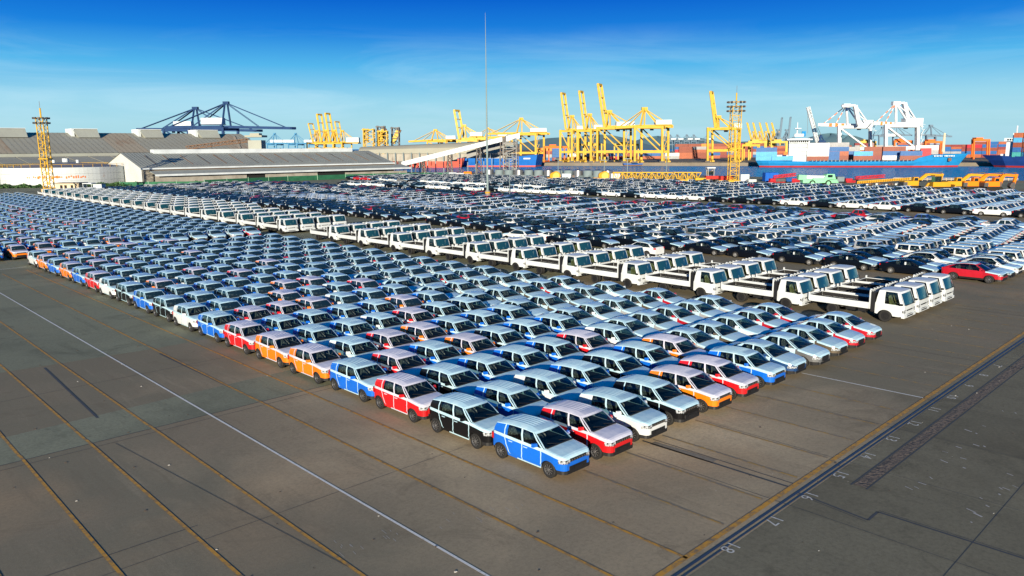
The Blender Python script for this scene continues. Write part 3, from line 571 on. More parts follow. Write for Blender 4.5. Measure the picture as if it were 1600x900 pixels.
    if not simple:
        q = M(); p0 = P_.at(lx[1], base - 6 if base else girder + 20) + V
        for i in range(7):
            z0 = lerp(P_.z + 1, P_.at(0, girder).z if False else P_.at(lx[1], girder).z, i / 7); z1 = lerp(P_.z + 1, P_.at(lx[1], girder).z, (i + 1) / 7); b0 = P_.base(lx[1], right=1.2); q.beam((b0.x, b0.y, z0), (b0.x + RGT.x * 1.6 * (1 if i % 2 else .2), b0.y + RGT.y * 1.6 * (1 if i % 2 else .2), z1), .35, col); q.box((b0.x + RGT.x, b0.y + RGT.y, z1), (2.2, 1, .15), col, -math.atan2(FWD.x, FWD.y))
        part('stair_tower', q, t)
    return t
Y_ = 'crane_yellow'
sts('yellow quay crane with raised boom, leftmost of the three over the grey barge', 253.6, (883, 901), 203, (895, 181), ((888, 202), (880.5, 145)), (912, 203), (902, 912, 196.5, 201.5), Y_, True, 237.5)
sts('yellow quay crane with raised boom, middle one of the three close together', 254, (910, 931), 202.5, (923, 178.5), ((917, 202), (909, 142)), (942, 202.5), (929, 942, 195, 201), Y_, True, 237.5)
sts('tallest yellow quay crane with raised boom, beside the lowered-boom yellow crane', 254.2, (941, 983), 198.5, (954, 173.5), ((949, 198), (938.5, 131)), (996, 198), (965, 993, 190, 196), Y_, True, 237, 1.7)
sts('yellow quay crane with lowered boom and A-frame, rightmost of the clustered four', 254.4, (1000, 1043), 196.8, (1010, 169), ((1000, 197), (966, 199)), (1054, 197), (1027, 1051.5, 187, 193.8), Y_, False, 237, 1.8)
sts('yellow quay crane with raised boom behind the right-hand floodlight tower', 253.5, (1114, 1157), 199.3, (1127, 182), ((1124, 201), (1116, 143)), (1162, 200), (1150, 1162, 192.7, 200), Y_, True, 235, 1.6)
sts('yellow quay crane with lowered boom behind the tall grey pole', 252.5, (807, 844), 208, (814.5, 185), ((806, 208), (763, 208.7)), (858, 208.7), (829, 854, 200, 205.5), Y_, False, 239, 1.5)
sts('ochre crane with raised boom standing behind the dark-roofed conveyor shed', None, (722, 752), 217.8, (724, 196), ((720, 217), (712, 172)), (761, 217), (734, 753, 206.5, 212), 'crane_ochre', True, 235, 1.5, dist=560)
sts('yellow crane with lowered boom beyond the dark roof, next to the ochre one', None, (675, 704), 219, (679, 203), ((676, 219), (640, 221)), (708, 219), (696, 711, 212, 217), Y_, False, 235, 1.3, dist=590)
sts('farther yellow crane partly hidden by the tall grey pole', None, (765, 790), 214, (762, 200), ((762, 214), (735, 215)), (800, 214), (778, 792, 208, 212.5), Y_, False, 235, 1.1, dist=680, simple=True)
sts('navy quay crane with lowered boom, nearer and taller of the navy pair', None, (306, 355), 199, (348, 160), ((350, 198), (454, 200)), (256, 199), (311, 344, 184, 193.5), 'crane_navy', False, 222, 2.1, dist=640)
sts('navy quay crane with lowered boom, lower and left one of the navy pair', None, (262, 300), 201.5, (300, 168.5), ((302, 202), (402, 203.8)), (211, 202), (268, 295, 189.6, 196), 'crane_navy', False, 222, 2.3, dist=720)
for i, (a_, x0, x1, hx) in enumerate(((427, 412, 446, (421, 440)), (460, 446, 481, (441, 458)), (492, 474, 500, (474, 492)))):
    sts('small pale blue crane far behind the warehouse roof, %s from the navy pair' % nth(i + 1), None, (a_ - 6, a_ + 8), 224.5, (a_, 208.5), ((a_ + 4, 224), (x1, 224)), (x0, 224.5), (*hx, 218.5, 222.5), 'crane_blue', False, 232, 1.6, dist=1300, simple=True, group='small pale blue cranes')
for i, (h0, h1, tx, ty, bs) in enumerate(((489, 223, 482, 193, 1.3), (502.5, 222, 495.5, 178.5, 1.8), (516, 222, 508.5, 177, 1.8), (529.5, 222, 523.5, 190, 1.3))):
    sts('yellow crane with raised boom beyond the warehouse ridge, %s of four' % nth(i + 1), None, (h0 - 4, h0 + 10), 222, (h0 + 3, 204), ((h0, 222), (tx, ty)), (h0 + 14 if i < 3 else h0 + 30, 223.5), None if i < 3 else (540, 559, 215, 222), Y_, True, 232, bs, dist=800, simple=True, group='yellow cranes beyond the warehouse ridge')
for i, tx in enumerate((1170, 1179.3, 1189.5, 1199.8, 1208.6)):
    sts('far yellow crane with raised boom behind the container stacks, %s of five' % nth(i + 1), None, (tx + 4, tx + 12), 219.5, (tx + 10, 206), ((tx + 7, 219), (tx, 192)), (tx + 15, 219.5), None, Y_, True, 228, 1.7, dist=1150, simple=True, group='far yellow cranes')
for i, (h0, h1, tx, ty) in enumerate(((1221.5, 211, 1225, 184), (1235, 211, 1238.5, 183))):
    sts('far grey-blue crane with raised boom, %s of the pair beside the white bridge' % nth(i + 1), None, (h0 - 3, h0 + 8), 214, (h0 - 3, 203), ((h0, 214), (tx, ty)), (h0 - 8, 214), None, 'crane_grey', True, 228, 1.7, dist=1050, simple=True, group='far grey-blue raised cranes')
for i, ax in enumerate((1048, 1059.6, 1074.5, 1085.4, 1107)):
    sts('tiny grey-blue crane on the horizon between the yellow cranes, %s of five' % nth(i + 1), None, (ax - 3, ax + 5), 218.5, (ax, 210.5), ((ax - 1, 218.5), (ax - 11, 219)), (ax + 10, 218.5), (ax + 1, ax + 9, 216, 218), 'crane_grey', False, 226, 1.6, dist=1600, simple=True, group='tiny horizon cranes')
sts('white quay crane with orange-banded boom, left one of the white pair', 249, (1318, 1367), 196.5, (1329, 164), ((1335, 195.5), (1287, 194.5)), (1370, 196), (1347, 1369, 187.5, 197), 'crane_white', False, 232, 2.3, stripes=True)
sts('white quay crane with orange-banded boom, right one of the white pair', 250, (1392, 1442), 194.5, (1408, 160.5), ((1408, 193.5), (1372, 192)), (1447, 194), (1420, 1447, 184.5, 197), 'crane_white', False, 231, 2.3, stripes=True)
for n_, (xa_, ya_, xb_, yb_, xc_) in enumerate(((1322, 165, 1343, 164, 1352), (1411, 160.5, 1421, 160, 1431))):
    P_ = Plane(1318 if n_ == 0 else 1392, 249.5); P_.sh = RGT * -3.5; q = M(); V = FWD * 15 + RGT * 7
    root = [o for o in C.objects if o.name.startswith('container_crane') and o.parent is None and 'orange-banded' in o['label']][n_]
    for s_ in (.3, .7): q.beam(P_.at(xa_, ya_) + V * s_, P_.at(xb_, yb_) + V * s_, 1.5, 'crane_white'); q.beam(P_.at(xb_, yb_) + V * s_, P_.at(xc_ - 3, 195) + V * s_, 2.6, 'crane_white'); q.beam(P_.at(xb_ + 1, yb_) + V * s_, P_.at(xc_ + 9, 188) + V * s_, .8, 'crane_white')
    part('rear_mast', q, root)
sts('grey-blue crane with lowered boom to the right of the white pair', None, (1453, 1467), 211, (1460, 196), ((1462, 211), (1492, 213)), (1440, 211), None, 'crane_grey', False, 228, 1.8, dist=900, simple=True)
sts('grey-blue crane seen between the two white cranes', None, (1378, 1390), 211, (1384, 199), ((1382, 211), (1366, 212)), (1415, 210), (1386, 1402, 209, 213), 'crane_grey', False, 228, 1.6, dist=950, simple=True)
sts('grey-blue crane half hidden behind the right white crane', None, (1400, 1412), 211, (1406, 197), ((1404, 211), (1384, 211)), (1430, 211), None, 'crane_grey', False, 228, 1.6, dist=960, simple=True)
# harbour crane
P_ = Plane(dist=620); t = thing('harbour_crane', 'pale lattice-boom harbour crane leaning left on a dark slewing cab', 'crane', tuple(P_.base(1283)))
q = M(); q.lattice(P_.at(1277, 222), P_.at(1262.5, 167), 1.6, 2.4, 22, 'crane_white', .32); part('lattice_boom', q, t)
q = M(); q.beam(P_.base(1283), P_.at(1283, 228), 3.2, 'crane_grey'); q.beam(P_.at(1278, 222), P_.at(1288, 224), 4.5, 'crane_navy', 4); q.beam(P_.at(1279, 222), P_.at(1283, 211), 1.4, 'crane_navy'); q.beam(P_.at(1290, 226), P_.at(1283, 211), .7, 'crane_navy'); part('slewing_tower', q, t)
for a_ in ((1283, 211), (1281, 214)): q = M(); q.beam(P_.at(*a_), P_.at(1263, 168), .22, 'steel_grey'); part('stay', q, t)
q = M(); q.beam(P_.at(1262, 167), P_.at(1262, 208), .2, 'steel_grey'); part('hoist_rope', q, t)
# yellow lattice unloaders behind the ridge
P_ = Plane(dist=470)
for n_, (x0, x1, y0, col, lb) in enumerate(((569, 584, 201, 'crane_yellow', 'square yellow lattice tower, first beyond the warehouse ridge'), (592, 605, 204, 'crane_yellow', 'pale yellow lattice tower in the middle beyond the ridge'), (586, 597, 196, 'steel_dark', 'tall dark frame with ochre chute between the lattice towers'), (609, 620, 198, 'steel_dark', 'dark frame with slanting ochre chute nearest the conveyor shed'))):
    t = thing('unloader_tower', lb, 'tower', tuple(P_.base((x0 + x1) / 2))); dk = col == 'steel_dark'
    w_ = P_.m(x1 - x0); c = P_.base((x0 + x1) / 2, 0 if not dk else 9); q = M(); q.lattice(c, P_.at((x0 + x1) / 2, y0, 0 if not dk else 9), w_, w_, 7, col, .5, up=tuple(FWD)); part('frame', q, t)
    q = M(); q.box((c.x, c.y, P_.at(800, y0).z), (w_ * 1.1, w_ * 1.1, .6), col, -math.atan2(FWD.x, FWD.y)); part('platform', q, t)
    if dk: q = M(); q.beam(P_.at(x0 + 1, 224, 9), P_.at(x1 - 1, y0 + 6, 9), 2.6, 'crane_ochre'); q.beam(P_.at(x1 - 3, y0 + 4, 9), P_.at(x1 + 3, y0 + 7, 9), 1.6, 'rust'); part('chute', q, t)
    else:
        q = M(); q.lattice(P_.at(x0 + 3, 222), P_.at(x0 + 3, y0), w_ * .4, w_ * .4, 7, 'tower_yellow', .3, up=tuple(FWD)); part('ladder_tower', q, t)

# --- dark-roofed conveyor shed on columns, white inclined gallery and trestle
P_ = Plane(dist=352, z=0); t = thing('conveyor_shed', 'long dark-roofed open shed on columns beyond the warehouse', 'shed', tuple(P_.base(700)))
q = M(); rows = []
for i in range(15):
    px = lerp(560, 806, i / 14); top_ = lerp(229.5, 220.3, min(1, (i / 14) * 1.15)); rows.append([P_.at(px, 240 - (2 if i == 14 else 0)), P_.at(px, lerp(240, top_, .55), .8), P_.at(px, lerp(240, top_, .9), 3), P_.at(px, top_ + (3 if i == 14 else 0), 7), P_.at(px, top_ + 5, 15), P_.at(px, 236, 17)])
q.grid(rows, 'roof_old', True); part('roof', q, t)
q = M()
for i in range(14):
    a, b = lerp(562, 800, i / 14), lerp(562, 800, (i + 1) / 14); z1, z2 = P_.at(a, 240.5), P_.at(b, 240.5); yb_ = 252 if i < 9 else 247; w1, w2 = P_.at(a, yb_), P_.at(b - .5, yb_)
    q.poly([w1 + FWD * .6, w2 + FWD * .6, z2 + FWD * .6, z1 + FWD * .6], 'wall_beige')
part('side_wall', q, t)
for i in range(19):
    px = lerp(580, 806, i / 18); q = M(); q.beam(P_.base(px, -.4), P_.at(px, 238.5, -.4), .42, 'grey_blue'); part('column', q, t)
    if i % 2: q = M(); q.beam(P_.base(px, 12), P_.at(px + 3, 240, 12), .3, 'steel_dark'); part('rear_column', q, t)
t = thing('conveyor_gallery', 'white enclosed conveyor gallery climbing on trestles toward the cranes', 'conveyor', tuple(P_.base(720))); G_ = Plane(dist=332, z=0); q = M(); n_ = 32; a0, a1 = G_.at(628, 256.5), G_.at(785, 217.5)
def seg(a, b, hh, k, w_=3.2):
    q.hull8([a - FWD * w_ / 2 - Vector((0, 0, hh)), b - FWD * w_ / 2 - Vector((0, 0, hh)), b + FWD * w_ / 2 - Vector((0, 0, hh)), a + FWD * w_ / 2 - Vector((0, 0, hh)), a - FWD * w_ / 2 + Vector((0, 0, hh)), b - FWD * w_ / 2 + Vector((0, 0, hh)), b + FWD * w_ / 2 + Vector((0, 0, hh)), a + FWD * w_ / 2 + Vector((0, 0, hh))], k)
for i in range(n_): p, r_ = a0 + (a1 - a0) * (i / n_), a0 + (a1 - a0) * ((i + .94) / n_); seg(p, r_, 1.0 if i % 2 else 1.03, 'house_white')
part('gallery', q, t); q = M(); seg(G_.at(791, 217), G_.at(812, 212), 1.1, 'house_white'); part('upper_gallery', q, t)
q = M(); seg(G_.at(624, 257), G_.at(628, 256.5), 1.3, 'steel_dark'); part('lower_end', q, t)
q = M(); seg(G_.at(728, 243, 6), G_.at(786, 223, 6), 1.3, 'steel_grey', 2.6); part('second_gallery', q, t)
for px0, px1, top_ in ((700, 704, 238), (745, 750, 228), (782, 788, 220), (803, 808, 219), (660, 662, 248)):
    q = M(); 
    for d_ in (-1.4, 1.4): q.beam(G_.base(px0 - 1, d_), G_.at(px0, top_, d_), .35, 'steel_dark'); q.beam(G_.base(px1 + 3, d_), G_.at(px1, top_, d_), .35, 'steel_dark')
    for i in range(5): y_ = lerp(270, top_, i / 5); y2 = lerp(270, top_, (i + 1) / 5); q.beam(G_.at(px0, y_, -1.4), G_.at(px1 + 2, y2, 1.4), .22, 'steel_grey'); q.beam(G_.at(px1 + 2, y_, -1.4), G_.at(px0, y2, 1.4), .22, 'rust')
    part('trestle', q, t)
q = M(); q.lattice(G_.base(797), G_.at(796, 216), 5.5, 5, 7, 'steel_grey', .35, up=tuple(FWD)); q.beam(G_.at(778, 240), G_.at(812, 231), 1.0, 'steel_dark'); q.beam(G_.at(786, 222), G_.at(794, 214), 2.2, 'steel_dark'); part('drive_tower', q, t)
q = M(); q.beam(G_.at(790, 228), G_.at(803, 228), 4, 'grey_blue', .6); 
for px in (791, 800, 803): q.beam(G_.base(px), G_.at(px, 228), .4, 'grey_blue')
part('service_frame', q, t)

# --- containers
CONT = M(); CONT.hull8([(-6, -1.2, 0), (6, -1.2, 0), (6, 1.2, 0), (-6, 1.2, 0), (-6, -1.2, 2.55), (6, -1.2, 2.55), (6, 1.2, 2.55), (-6, 1.2, 2.55)], 'c')
for i in range(9): CONT.lo(-5.3 + i * 1.3, -1.26, .2, -4.75 + i * 1.3, -1.19, 2.35, 'c')
for x in (-6, 5.85): CONT.lo(x, -1.27, 0, x + .15, -1.18, 2.58, 'c')
CONT.lo(-6, -1.27, 2.45, 6, -1.18, 2.58, 'c')
CCOL = dict(rust=('rust red', (.22, .05, .025)), brick=('brick orange', (.34, .09, .035)), red=('bright red', (.42, .012, .025)), blue=('blue', (.01, .10, .30)), sky=('sky blue', (.06, .33, .60)), white=('white', (.68, .68, .66)), green=('green', (.05, .42, .08)), grey=('grey', (.30, .31, .32)), maroon=('maroon', (.20, .03, .03)), orange=('orange', (.75, .22, .03)), teal=('teal', (.04, .30, .28)))
CME = {}
for k, (nm, c_) in CCOL.items():
    mat('container_' + k, c_, rough=.6, noise=(.5, tuple(v * .7 for v in c_), .45, .75)); CME[k] = CONT.mesh('shipping_container', sub={'c': 'container_' + k})
CN_ = [0]
def container(p, k, where, rz=None, scale=1.0, pos=''):
    if CN_[0] >= 297: return
    CN_[0] += 1; o = link('shipping_container', CME[k], None, tuple(p)); o.rotation_euler = (0, 0, -math.atan2(FWD.x, FWD.y) if rz is None else rz)
    if scale != 1: o.scale = (scale, 1, 1)
    tag(o, '%s container, %s%s' % (CCOL[k][0], pos, where), 'container', '%s containers %s' % (CCOL[k][0], where))
rc = random.Random(8); pool = ['rust'] * 7 + ['brick'] * 8 + ['red'] * 3 + ['blue'] * 3 + ['maroon'] * 3 + ['white', 'grey', 'sky', 'green', 'teal', 'orange']
def stack(px0, px1, base_py, tiers, where, depth=0, pool_=None, z=.4, scale=1.0):
    P_ = Plane(800, base_py, z=z); d = P_.d + depth; s_ = d / F_PX; x = (px0 - 800) * s_; xe = (px1 - 800) * s_; L_ = 12.25 * scale
    ix = 0
    while x + L_ * .6 < xe:
        ix += 1
        n_ = tiers[rc.randrange(len(tiers))]; c = FWD * d + RGT * (x + L_ / 2)
        for i in range(n_): container((c.x, c.y, z + i * 2.6), rc.choice(pool_ or pool), where, scale=scale, pos='%s tier, %s stack ' % (nth(i + 1), nth(ix)))
        x += L_
stack(1058, 1118, 250, [4, 5], 'stacked right of the clustered yellow cranes'); stack(1052, 1190, 249, [5], 'in the row behind the single yellow crane', 8)
stack(1118, 1232, 247.5, [4, 3, 4], 'in the row behind the floodlight tower', 22); stack(1235, 1330, 247, [5, 4, 5], 'behind the blue container ship', 14, ['rust', 'brick', 'maroon', 'rust', 'white', 'blue', 'green']); stack(1328, 1505, 246, [4, 5, 4], 'under the white cranes', 20, ['rust', 'maroon', 'rust', 'brick', 'blue', 'maroon', 'grey'])
stack(840, 884, 252, [4, 5, 3], 'left of the three raised yellow cranes', 8, ['brick', 'rust', 'blue', 'grey', 'orange', 'maroon']); stack(886, 1052, 251, [2, 3, 2], 'between the legs of the yellow cranes', 24, ['rust', 'brick', 'red', 'blue', 'grey', 'white'])
stack(1500, 1560, 252, [3, 4], 'on the quay between the two ships', 4, ['red', 'brick', 'rust', 'blue', 'maroon']); stack(1510, 1612, 249, [5, 4], 'behind the quay between the two ships', 40, ['rust', 'brick', 'maroon', 'blue'])
# gantry cranes over the yard
for n_, (x0, x1, y0, yb_, col, lb) in enumerate(((1522, 1546, 219, 240, 'crane_orange', 'orange yard gantry crane above containers at the right edge'), (1398, 1425, 221, 242, 'crane_orange', 'orange yard gantry crane seen between the white crane legs'), (1446, 1472, 222, 240, 'crane_orange', 'orange yard gantry crane right of the white cranes'), (850, 882, 230, 250, 'crane_orange', 'orange yard gantry crane left of the raised yellow cranes'), (1160, 1184, 227, 252, 'crane_yellow', 'small yellow yard gantry right of the floodlight tower'), (905, 940, 226, 246, 'crane_ochre', 'ochre yard gantry glimpsed behind the raised yellow cranes'), (960, 992, 226, 246, 'crane_ochre', 'ochre yard gantry glimpsed behind the tallest raised crane'), (1170, 1195, 222, 240, 'crane_ochre', 'ochre yard gantry in front of the far yellow cranes'), (1205, 1228, 222, 240, 'crane_ochre', 'ochre yard gantry left of the ship bridge'), (1345, 1368, 222, 240, 'crane_ochre', 'ochre yard gantry behind the left white crane'))):
    P_ = Plane(dist=560 + n_ * 4); V = FWD * 9 + RGT * 4; t = thing('yard_gantry', lb, 'gantry crane', tuple(P_.base((x0 + x1) / 2)))
    for x in (x0, x1):
        for v in (Vector(), V): q = M(); q.beam(P_.base(x) + v, P_.at(x, y0) + v, .9, col); part('leg', q, t)
        q = M(); q.beam(P_.base(x, z=1.2), P_.base(x, z=1.2) + V, 1, col); part('sill_beam', q, t)
    for v in (Vector(), V): q = M(); q.beam(P_.at(x0 - 1, y0) + v, P_.at(x1 + 1, y0) + v, 1.0, col, 1.5); part('girder', q, t)
    q = M(); c = P_.at(lerp(x0, x1, .3), y0 - 2) + V * .5; q.box((c.x, c.y, c.z), (5, 5, 2), col, -math.atan2(FWD.x, FWD.y)); part('trolley', q, t)

# --- ships
def ship(label, px0, px1, py, prof, hull, boot, beam=22, name='container_ship', z=WATER_Z, slope=0):
    """prof: list of (fraction, deck z, half-breadth factor, rake)"""
    a = Vector((*spot(px0, py, z), 0)); b = Vector((*spot(px1, py + slope, z), 0)); u = (b - a); L_ = u.length; u.normalize(); v = Vector((-u.y, u.x, 0)); 
    if v.dot(FWD) < 0: v = -v
    t = thing(name, label, 'ship', tuple(a + u * L_ / 2 + v * beam / 2 + Vector((0, 0, z)))); mid = v * beam / 2; q = M(); B = M()
    def ring(f, dz, hb, rk, lvl): return [a + u * (f * L_ + rk * k) + mid + v * (s_ * beam / 2 * hb * w2) + Vector((0, 0, zz)) for s_, zz, k, w2 in lvl(dz)]
    side = lambda dz: [(-1, z - 2, 0, .8), (-1, z + .9, .25, .93), (-1, lerp(z + .9, dz, .5), .6, 1), (-1, dz, 1, 1.02), (1, dz, 1, 1.02), (1, lerp(z + .9, dz, .5), .6, 1), (1, z + .9, .25, .93), (1, z - 2, 0, .8)]
    rows = [ring(*p_, side) for p_ in prof]
    q.grid([r_[1:-1] for r_ in rows], hull, False); B.grid([r_[:2] for r_ in rows], boot, False); B.grid([r_[-2:] for r_ in rows], boot, False)
    for r_ in (rows[0], rows[-1]): q.poly(r_[1:-1], hull); B.poly([r_[0], r_[1], r_[-2], r_[-1]], boot)
    part('hull', q, t); part('boot_topping', B, t)
    return t, a, u, v, L_
prof = [(0, 2.5, .7, -3), (.05, 2.3, .95, -1), (.12, 2.0, 1, 0), (.25, 1.7, 1, 0), (.5, 1.6, 1, 0), (.74, 1.7, 1, 0), (.775, 1.9, 1, 0), (.80, 3.6, 1, 0), (.86, 5.2, .9, 0), (.93, 5.5, .62, 2), (1.0, 5.9, .06, 6)]
t, a, u, v, L_ = ship('light blue container ship moored under the white cranes', 1188, 1500, 261.5, prof, 'hull_blue', 'hull_red')
mid = v * 11; W3 = lambda f, dv, z: a + u * (f * L_) + v * dv + Vector((0, 0, z)); az = math.atan2(u.y, u.x)
def sbox(mm, f0, f1, z0, z1, d0, d1, k): c = (W3(f0, d0, 0) + W3(f1, d1, 0)) / 2; mm.box((c.x, c.y, (z0 + z1) / 2), ((f1 - f0) * L_, abs(d1 - d0), z1 - z0), k, az)
q = M(); sbox(q, .148, .255, 1.6, 15.2, 3, 19, 'house_white'); sbox(q, .135, .268, 14.2, 15.0, 1, 21, 'house_white'); sbox(q, .06, .15, 2, 5.6, 4, 18, 'house_white'); br = part('superstructure', q, t)
for i in range(9): q = M(); sbox(q, .152 + i * .011, .160 + i * .011, 12.9, 13.9, 2.9, 3.1, 'dark_inside'); part('bridge_window', q, br)
for zz in (5, 7.4, 9.8, 12.2):
    q = M(); sbox(q, .150, .253, zz, zz + .14, 2.3, 3, 'grey_blue'); part('deck_rail', q, br)
q = M(); sbox(q, .175, .225, 16.4, 18, 8, 14, 'house_white'); c = W3(.19, 11, 0); q.tube((c.x, c.y, 17), (c.x, c.y, 25), .5, 'house_white', 6, .2); sbox(q, .175, .21, 21, 21.4, 8, 14, 'house_white'); sbox(q, .215, .235, 16.4, 19.5, 9, 13, 'hull_blue'); part('radar_mast', q, t)
c = W3(.935, 11, 0); q = M(); q.tube((c.x, c.y, 7), (c.x, c.y, 17.5), .9, 'cream', 8, .5); part('foremast', q, t)
q = M(); sbox(q, .12, .14, 5.6, 7.4, -.2, 2, 'stripe_orange'); part('lifeboat', q, t)
q = M()
for i in range(26): sbox(q, .27 + i * .0198, .276 + i * .0198, 1.6, 2.7, .2, .8, 'grey_blue')
part('bulwark_stanchion', q, t)
q = M()
for i, wd in enumerate((.005, .004, .005, .004, .005, .004, 0, .005, .006, .004, .005, .006, .004, .005)):
    if wd: sbox(q, .873 + i * .0075, .873 + i * .0075 + wd, 4.3, 5.0, .1 + i * .2, .25 + i * .2, 'house_white')
part('name_lettering', q, t); c = W3(.955, 3.4, 2.6); q = M(); q.box(tuple(c), (1.6, 1, 1.8), 'rust', az); part('anchor', q, t)
DK = [0]
def deckbox(f, n_, k, where, sc_=1.0, dv=4, z=2.3):
    DK[0] += 1
    for i in range(n_):
        p = W3(f, dv, 0)
        container((p.x, p.y, z + i * 2.6), k[i % len(k)], where, az, sc_, '%s tier, %s stack ' % (nth(i + 1), nth(DK[0])))
ws = 'on the deck of the blue ship'
deckbox(.03, 2, ['sky', 'sky'], ws, dv=2.5); deckbox(.03, 3, ['sky', 'sky', 'blue'], ws, dv=6); deckbox(.115, 1, ['sky'], ws, dv=1.4); deckbox(.30, 4, ['rust', 'white', 'white', 'white'], ws, dv=2.6, z=2.1); deckbox(.385, 2, ['blue', 'blue'], ws, .5, dv=5); deckbox(.41, 4, ['rust', 'brick', 'blue', 'grey'], ws, dv=12); deckbox(.53, 2, ['rust', 'sky'], ws, .85, dv=2.4); deckbox(.47, 3, ['brick', 'blue', 'grey'], ws, dv=14); deckbox(.60, 3, ['maroon', 'rust', 'rust'], ws, dv=10); deckbox(.69, 3, ['white', 'blue', 'rust'], ws, dv=8)
deckbox(.765, 2, ['rust', 'blue'], ws, .95, dv=2.0); deckbox(.84, 2, ['red', 'red'], ws, .45, dv=5, z=3.9); deckbox(.86, 2, ['grey', 'white'], ws, 1, dv=14, z=5.4)
t, a, u, v, L_ = ship('dark blue container ship cut by the right edge', 1552, 1760, 261.5, [(0, 5.0, .1, -8), (.1, 4.6, .7, -3), (.25, 4.2, 1, 0), (.6, 3.9, 1, 0), (1, 3.9, .8, 0)], 'hull_dark', 'hull_red', slope=2)
az = math.atan2(u.y, u.x); q = M(); sbox(q, .075, .19, 4, 13, 4, 18, 'house_white'); sbox(q, .06, .20, 12.5, 14.3, 2, 20, 'house_white'); sbox(q, .03, .08, 4.4, 5.6, 6, 16, 'house_white'); s_ = part('superstructure', q, t)
for i in range(5): q = M(); sbox(q, .085 + i * .02, .098 + i * .02, 12.9, 13.8, 1.85, 2.0, 'dark_inside'); part('bridge_window', q, s_)
q = M(); sbox(q, .11, .15, 14.3, 17, 8, 14, 'house_white'); c = W3(.13, 11, 0); q.tube((c.x, c.y, 16), (c.x, c.y, 21), .4, 'house_white', 6); sbox(q, .225, .30, 17, 18.2, 8, 14, 'house_white'); c = W3(.26, 11, 0); q.tube((c.x, c.y, 6), (c.x, c.y, 21), .6, 'house_white', 6); part('radar_mast', q, t)
for f, k in ((.24, ['teal', 'blue', 'rust', 'sky', 'brick']), (.31, ['blue', 'rust', 'brick', 'rust', 'orange'])): deckbox(f, 5, k, 'on the deck of the dark blue ship', 1, 2.5, 4.0)
t, a, u, v, L_ = ship('red-hulled bulk ship glimpsed through the conveyor trestles', 560, 712, 262, [(0, 3.5, .9, 0), (.5, 3.2, 1, 0), (.9, 3.6, .9, 0), (1, 4.4, .1, 3)], 'hull_coral', 'hull_coral', 20, 'bulk_ship', slope=0)
t, a, u, v, L_ = ship('royal blue and coral ship moored behind the trestles and tall pole', 705, 834, 260.8, [(0, 4.5, .2, -3), (.12, 4.2, .9, 0), (.6, 4.0, 1, 0), (.85, 5.5, 1, 0), (1, 6.5, .8, 2)], 'hull_royal', 'hull_coral', 20, 'bulk_ship', slope=0)
az = math.atan2(u.y, u.x); q = M(); sbox(q, .3, .72, 4, 7, 5, 15, 'house_white'); part('deck_house', q, t); q = M(); sbox(q, .88, .96, 3.4, 4.3, -.1, .05, 'house_white'); part('name_lettering', q, t)
t, a, u, v, L_ = ship('small blue barge tied up below the clustered yellow cranes', 978, 1039, 259.6, [(0, .2, .3, -1), (.15, -.1, .9, 0), (.8, .0, 1, 0), (1, .6, .8, 0)], 'hull_royal', 'rust', 7, 'barge', slope=-.8)

# --- near quayside
def crate(name, cat, label, px, py, w_px, h_m, d_m, k, parts=(), z=0, group=None):
    P_ = Plane(px, py, z=z); c = P_.base(px, d_m / 2); t = thing(name, label, cat, tuple(c), 0, group); q = M(); W_ = P_.m(w_px); az = -math.atan2(FWD.x, FWD.y); q.box((c.x, c.y, z + h_m / 2 + .1), (W_, d_m, h_m), k, az); part('body', q, t)
    q = M(); n_ = max(3, int(W_ / .9))
    for i in range(n_): p = c + RGT * (-W_ / 2 + W_ * (i + .5) / n_) - FWD * (d_m / 2 + .04); q.box((p.x, p.y, z + h_m / 2 + .1), (W_ / n_ * .4, .1, h_m * .9), k, az)
    part('ribbed_side', q, t); return t, c, W_, az
for i in range(13):
    px = 764 + i * 15.6; P_ = Plane(px, 276.5 + i * .18, z=0); c = P_.base(px, 2); t = thing('steel_silo', 'squat galvanised drum in the row along the near quay, %s from the tall pole' % nth(i + 1), 'silo', tuple(c), 0, 'galvanised drums along the near quay')
    q = M(); q.tube((c.x, c.y, .0), (c.x, c.y, 2.7), 1.75, 'grey_blue' if i % 3 else 'alloy', 16); part('drum', q, t); q = M(); q.tube((c.x, c.y, 2.7), (c.x, c.y, 3.15), 1.75, 'alloy', 16, .5); part('lid', q, t); q = M(); q.lo(c.x - 2, c.y - 2, 0, c.x + 2, c.y - 1.6, .9, 'grey_blue'); part('skid', q, t)
crate('shipping_crate', 'crate', 'long white steel barge section lying near the trestles', 690, 276.5, 44, 1.6, 3, 'house_white'); crate('shipping_crate', 'crate', 'orange machine casing left of the tall pole on the near quay', 730, 276.8, 12, 2.0, 2.5, 'machine_orange'); crate('shipping_crate', 'crate', 'white machine casing between two orange ones near the trestles', 715, 277, 18, 1.5, 2.5, 'house_white')
crate('blue_container', 'container', 'bright blue open-topped container standing on the near quay', 1208, 284, 20, 2.7, 3, 'box_blue'); crate('red_container', 'container', 'red steel box left of the floodlight tower on the quay', 1138, 285.5, 20, 1.9, 3, 'hull_red'); crate('white_cabin', 'cabin', 'white site cabin right of the yellow floodlight tower', 1166, 283.5, 13, 2.1, 2.5, 'house_white'); crate('flatbed_load', 'load', 'low pale flat load beside the white site cabin', 1178, 284.5, 12, .7, 2.5, 'wall_white')
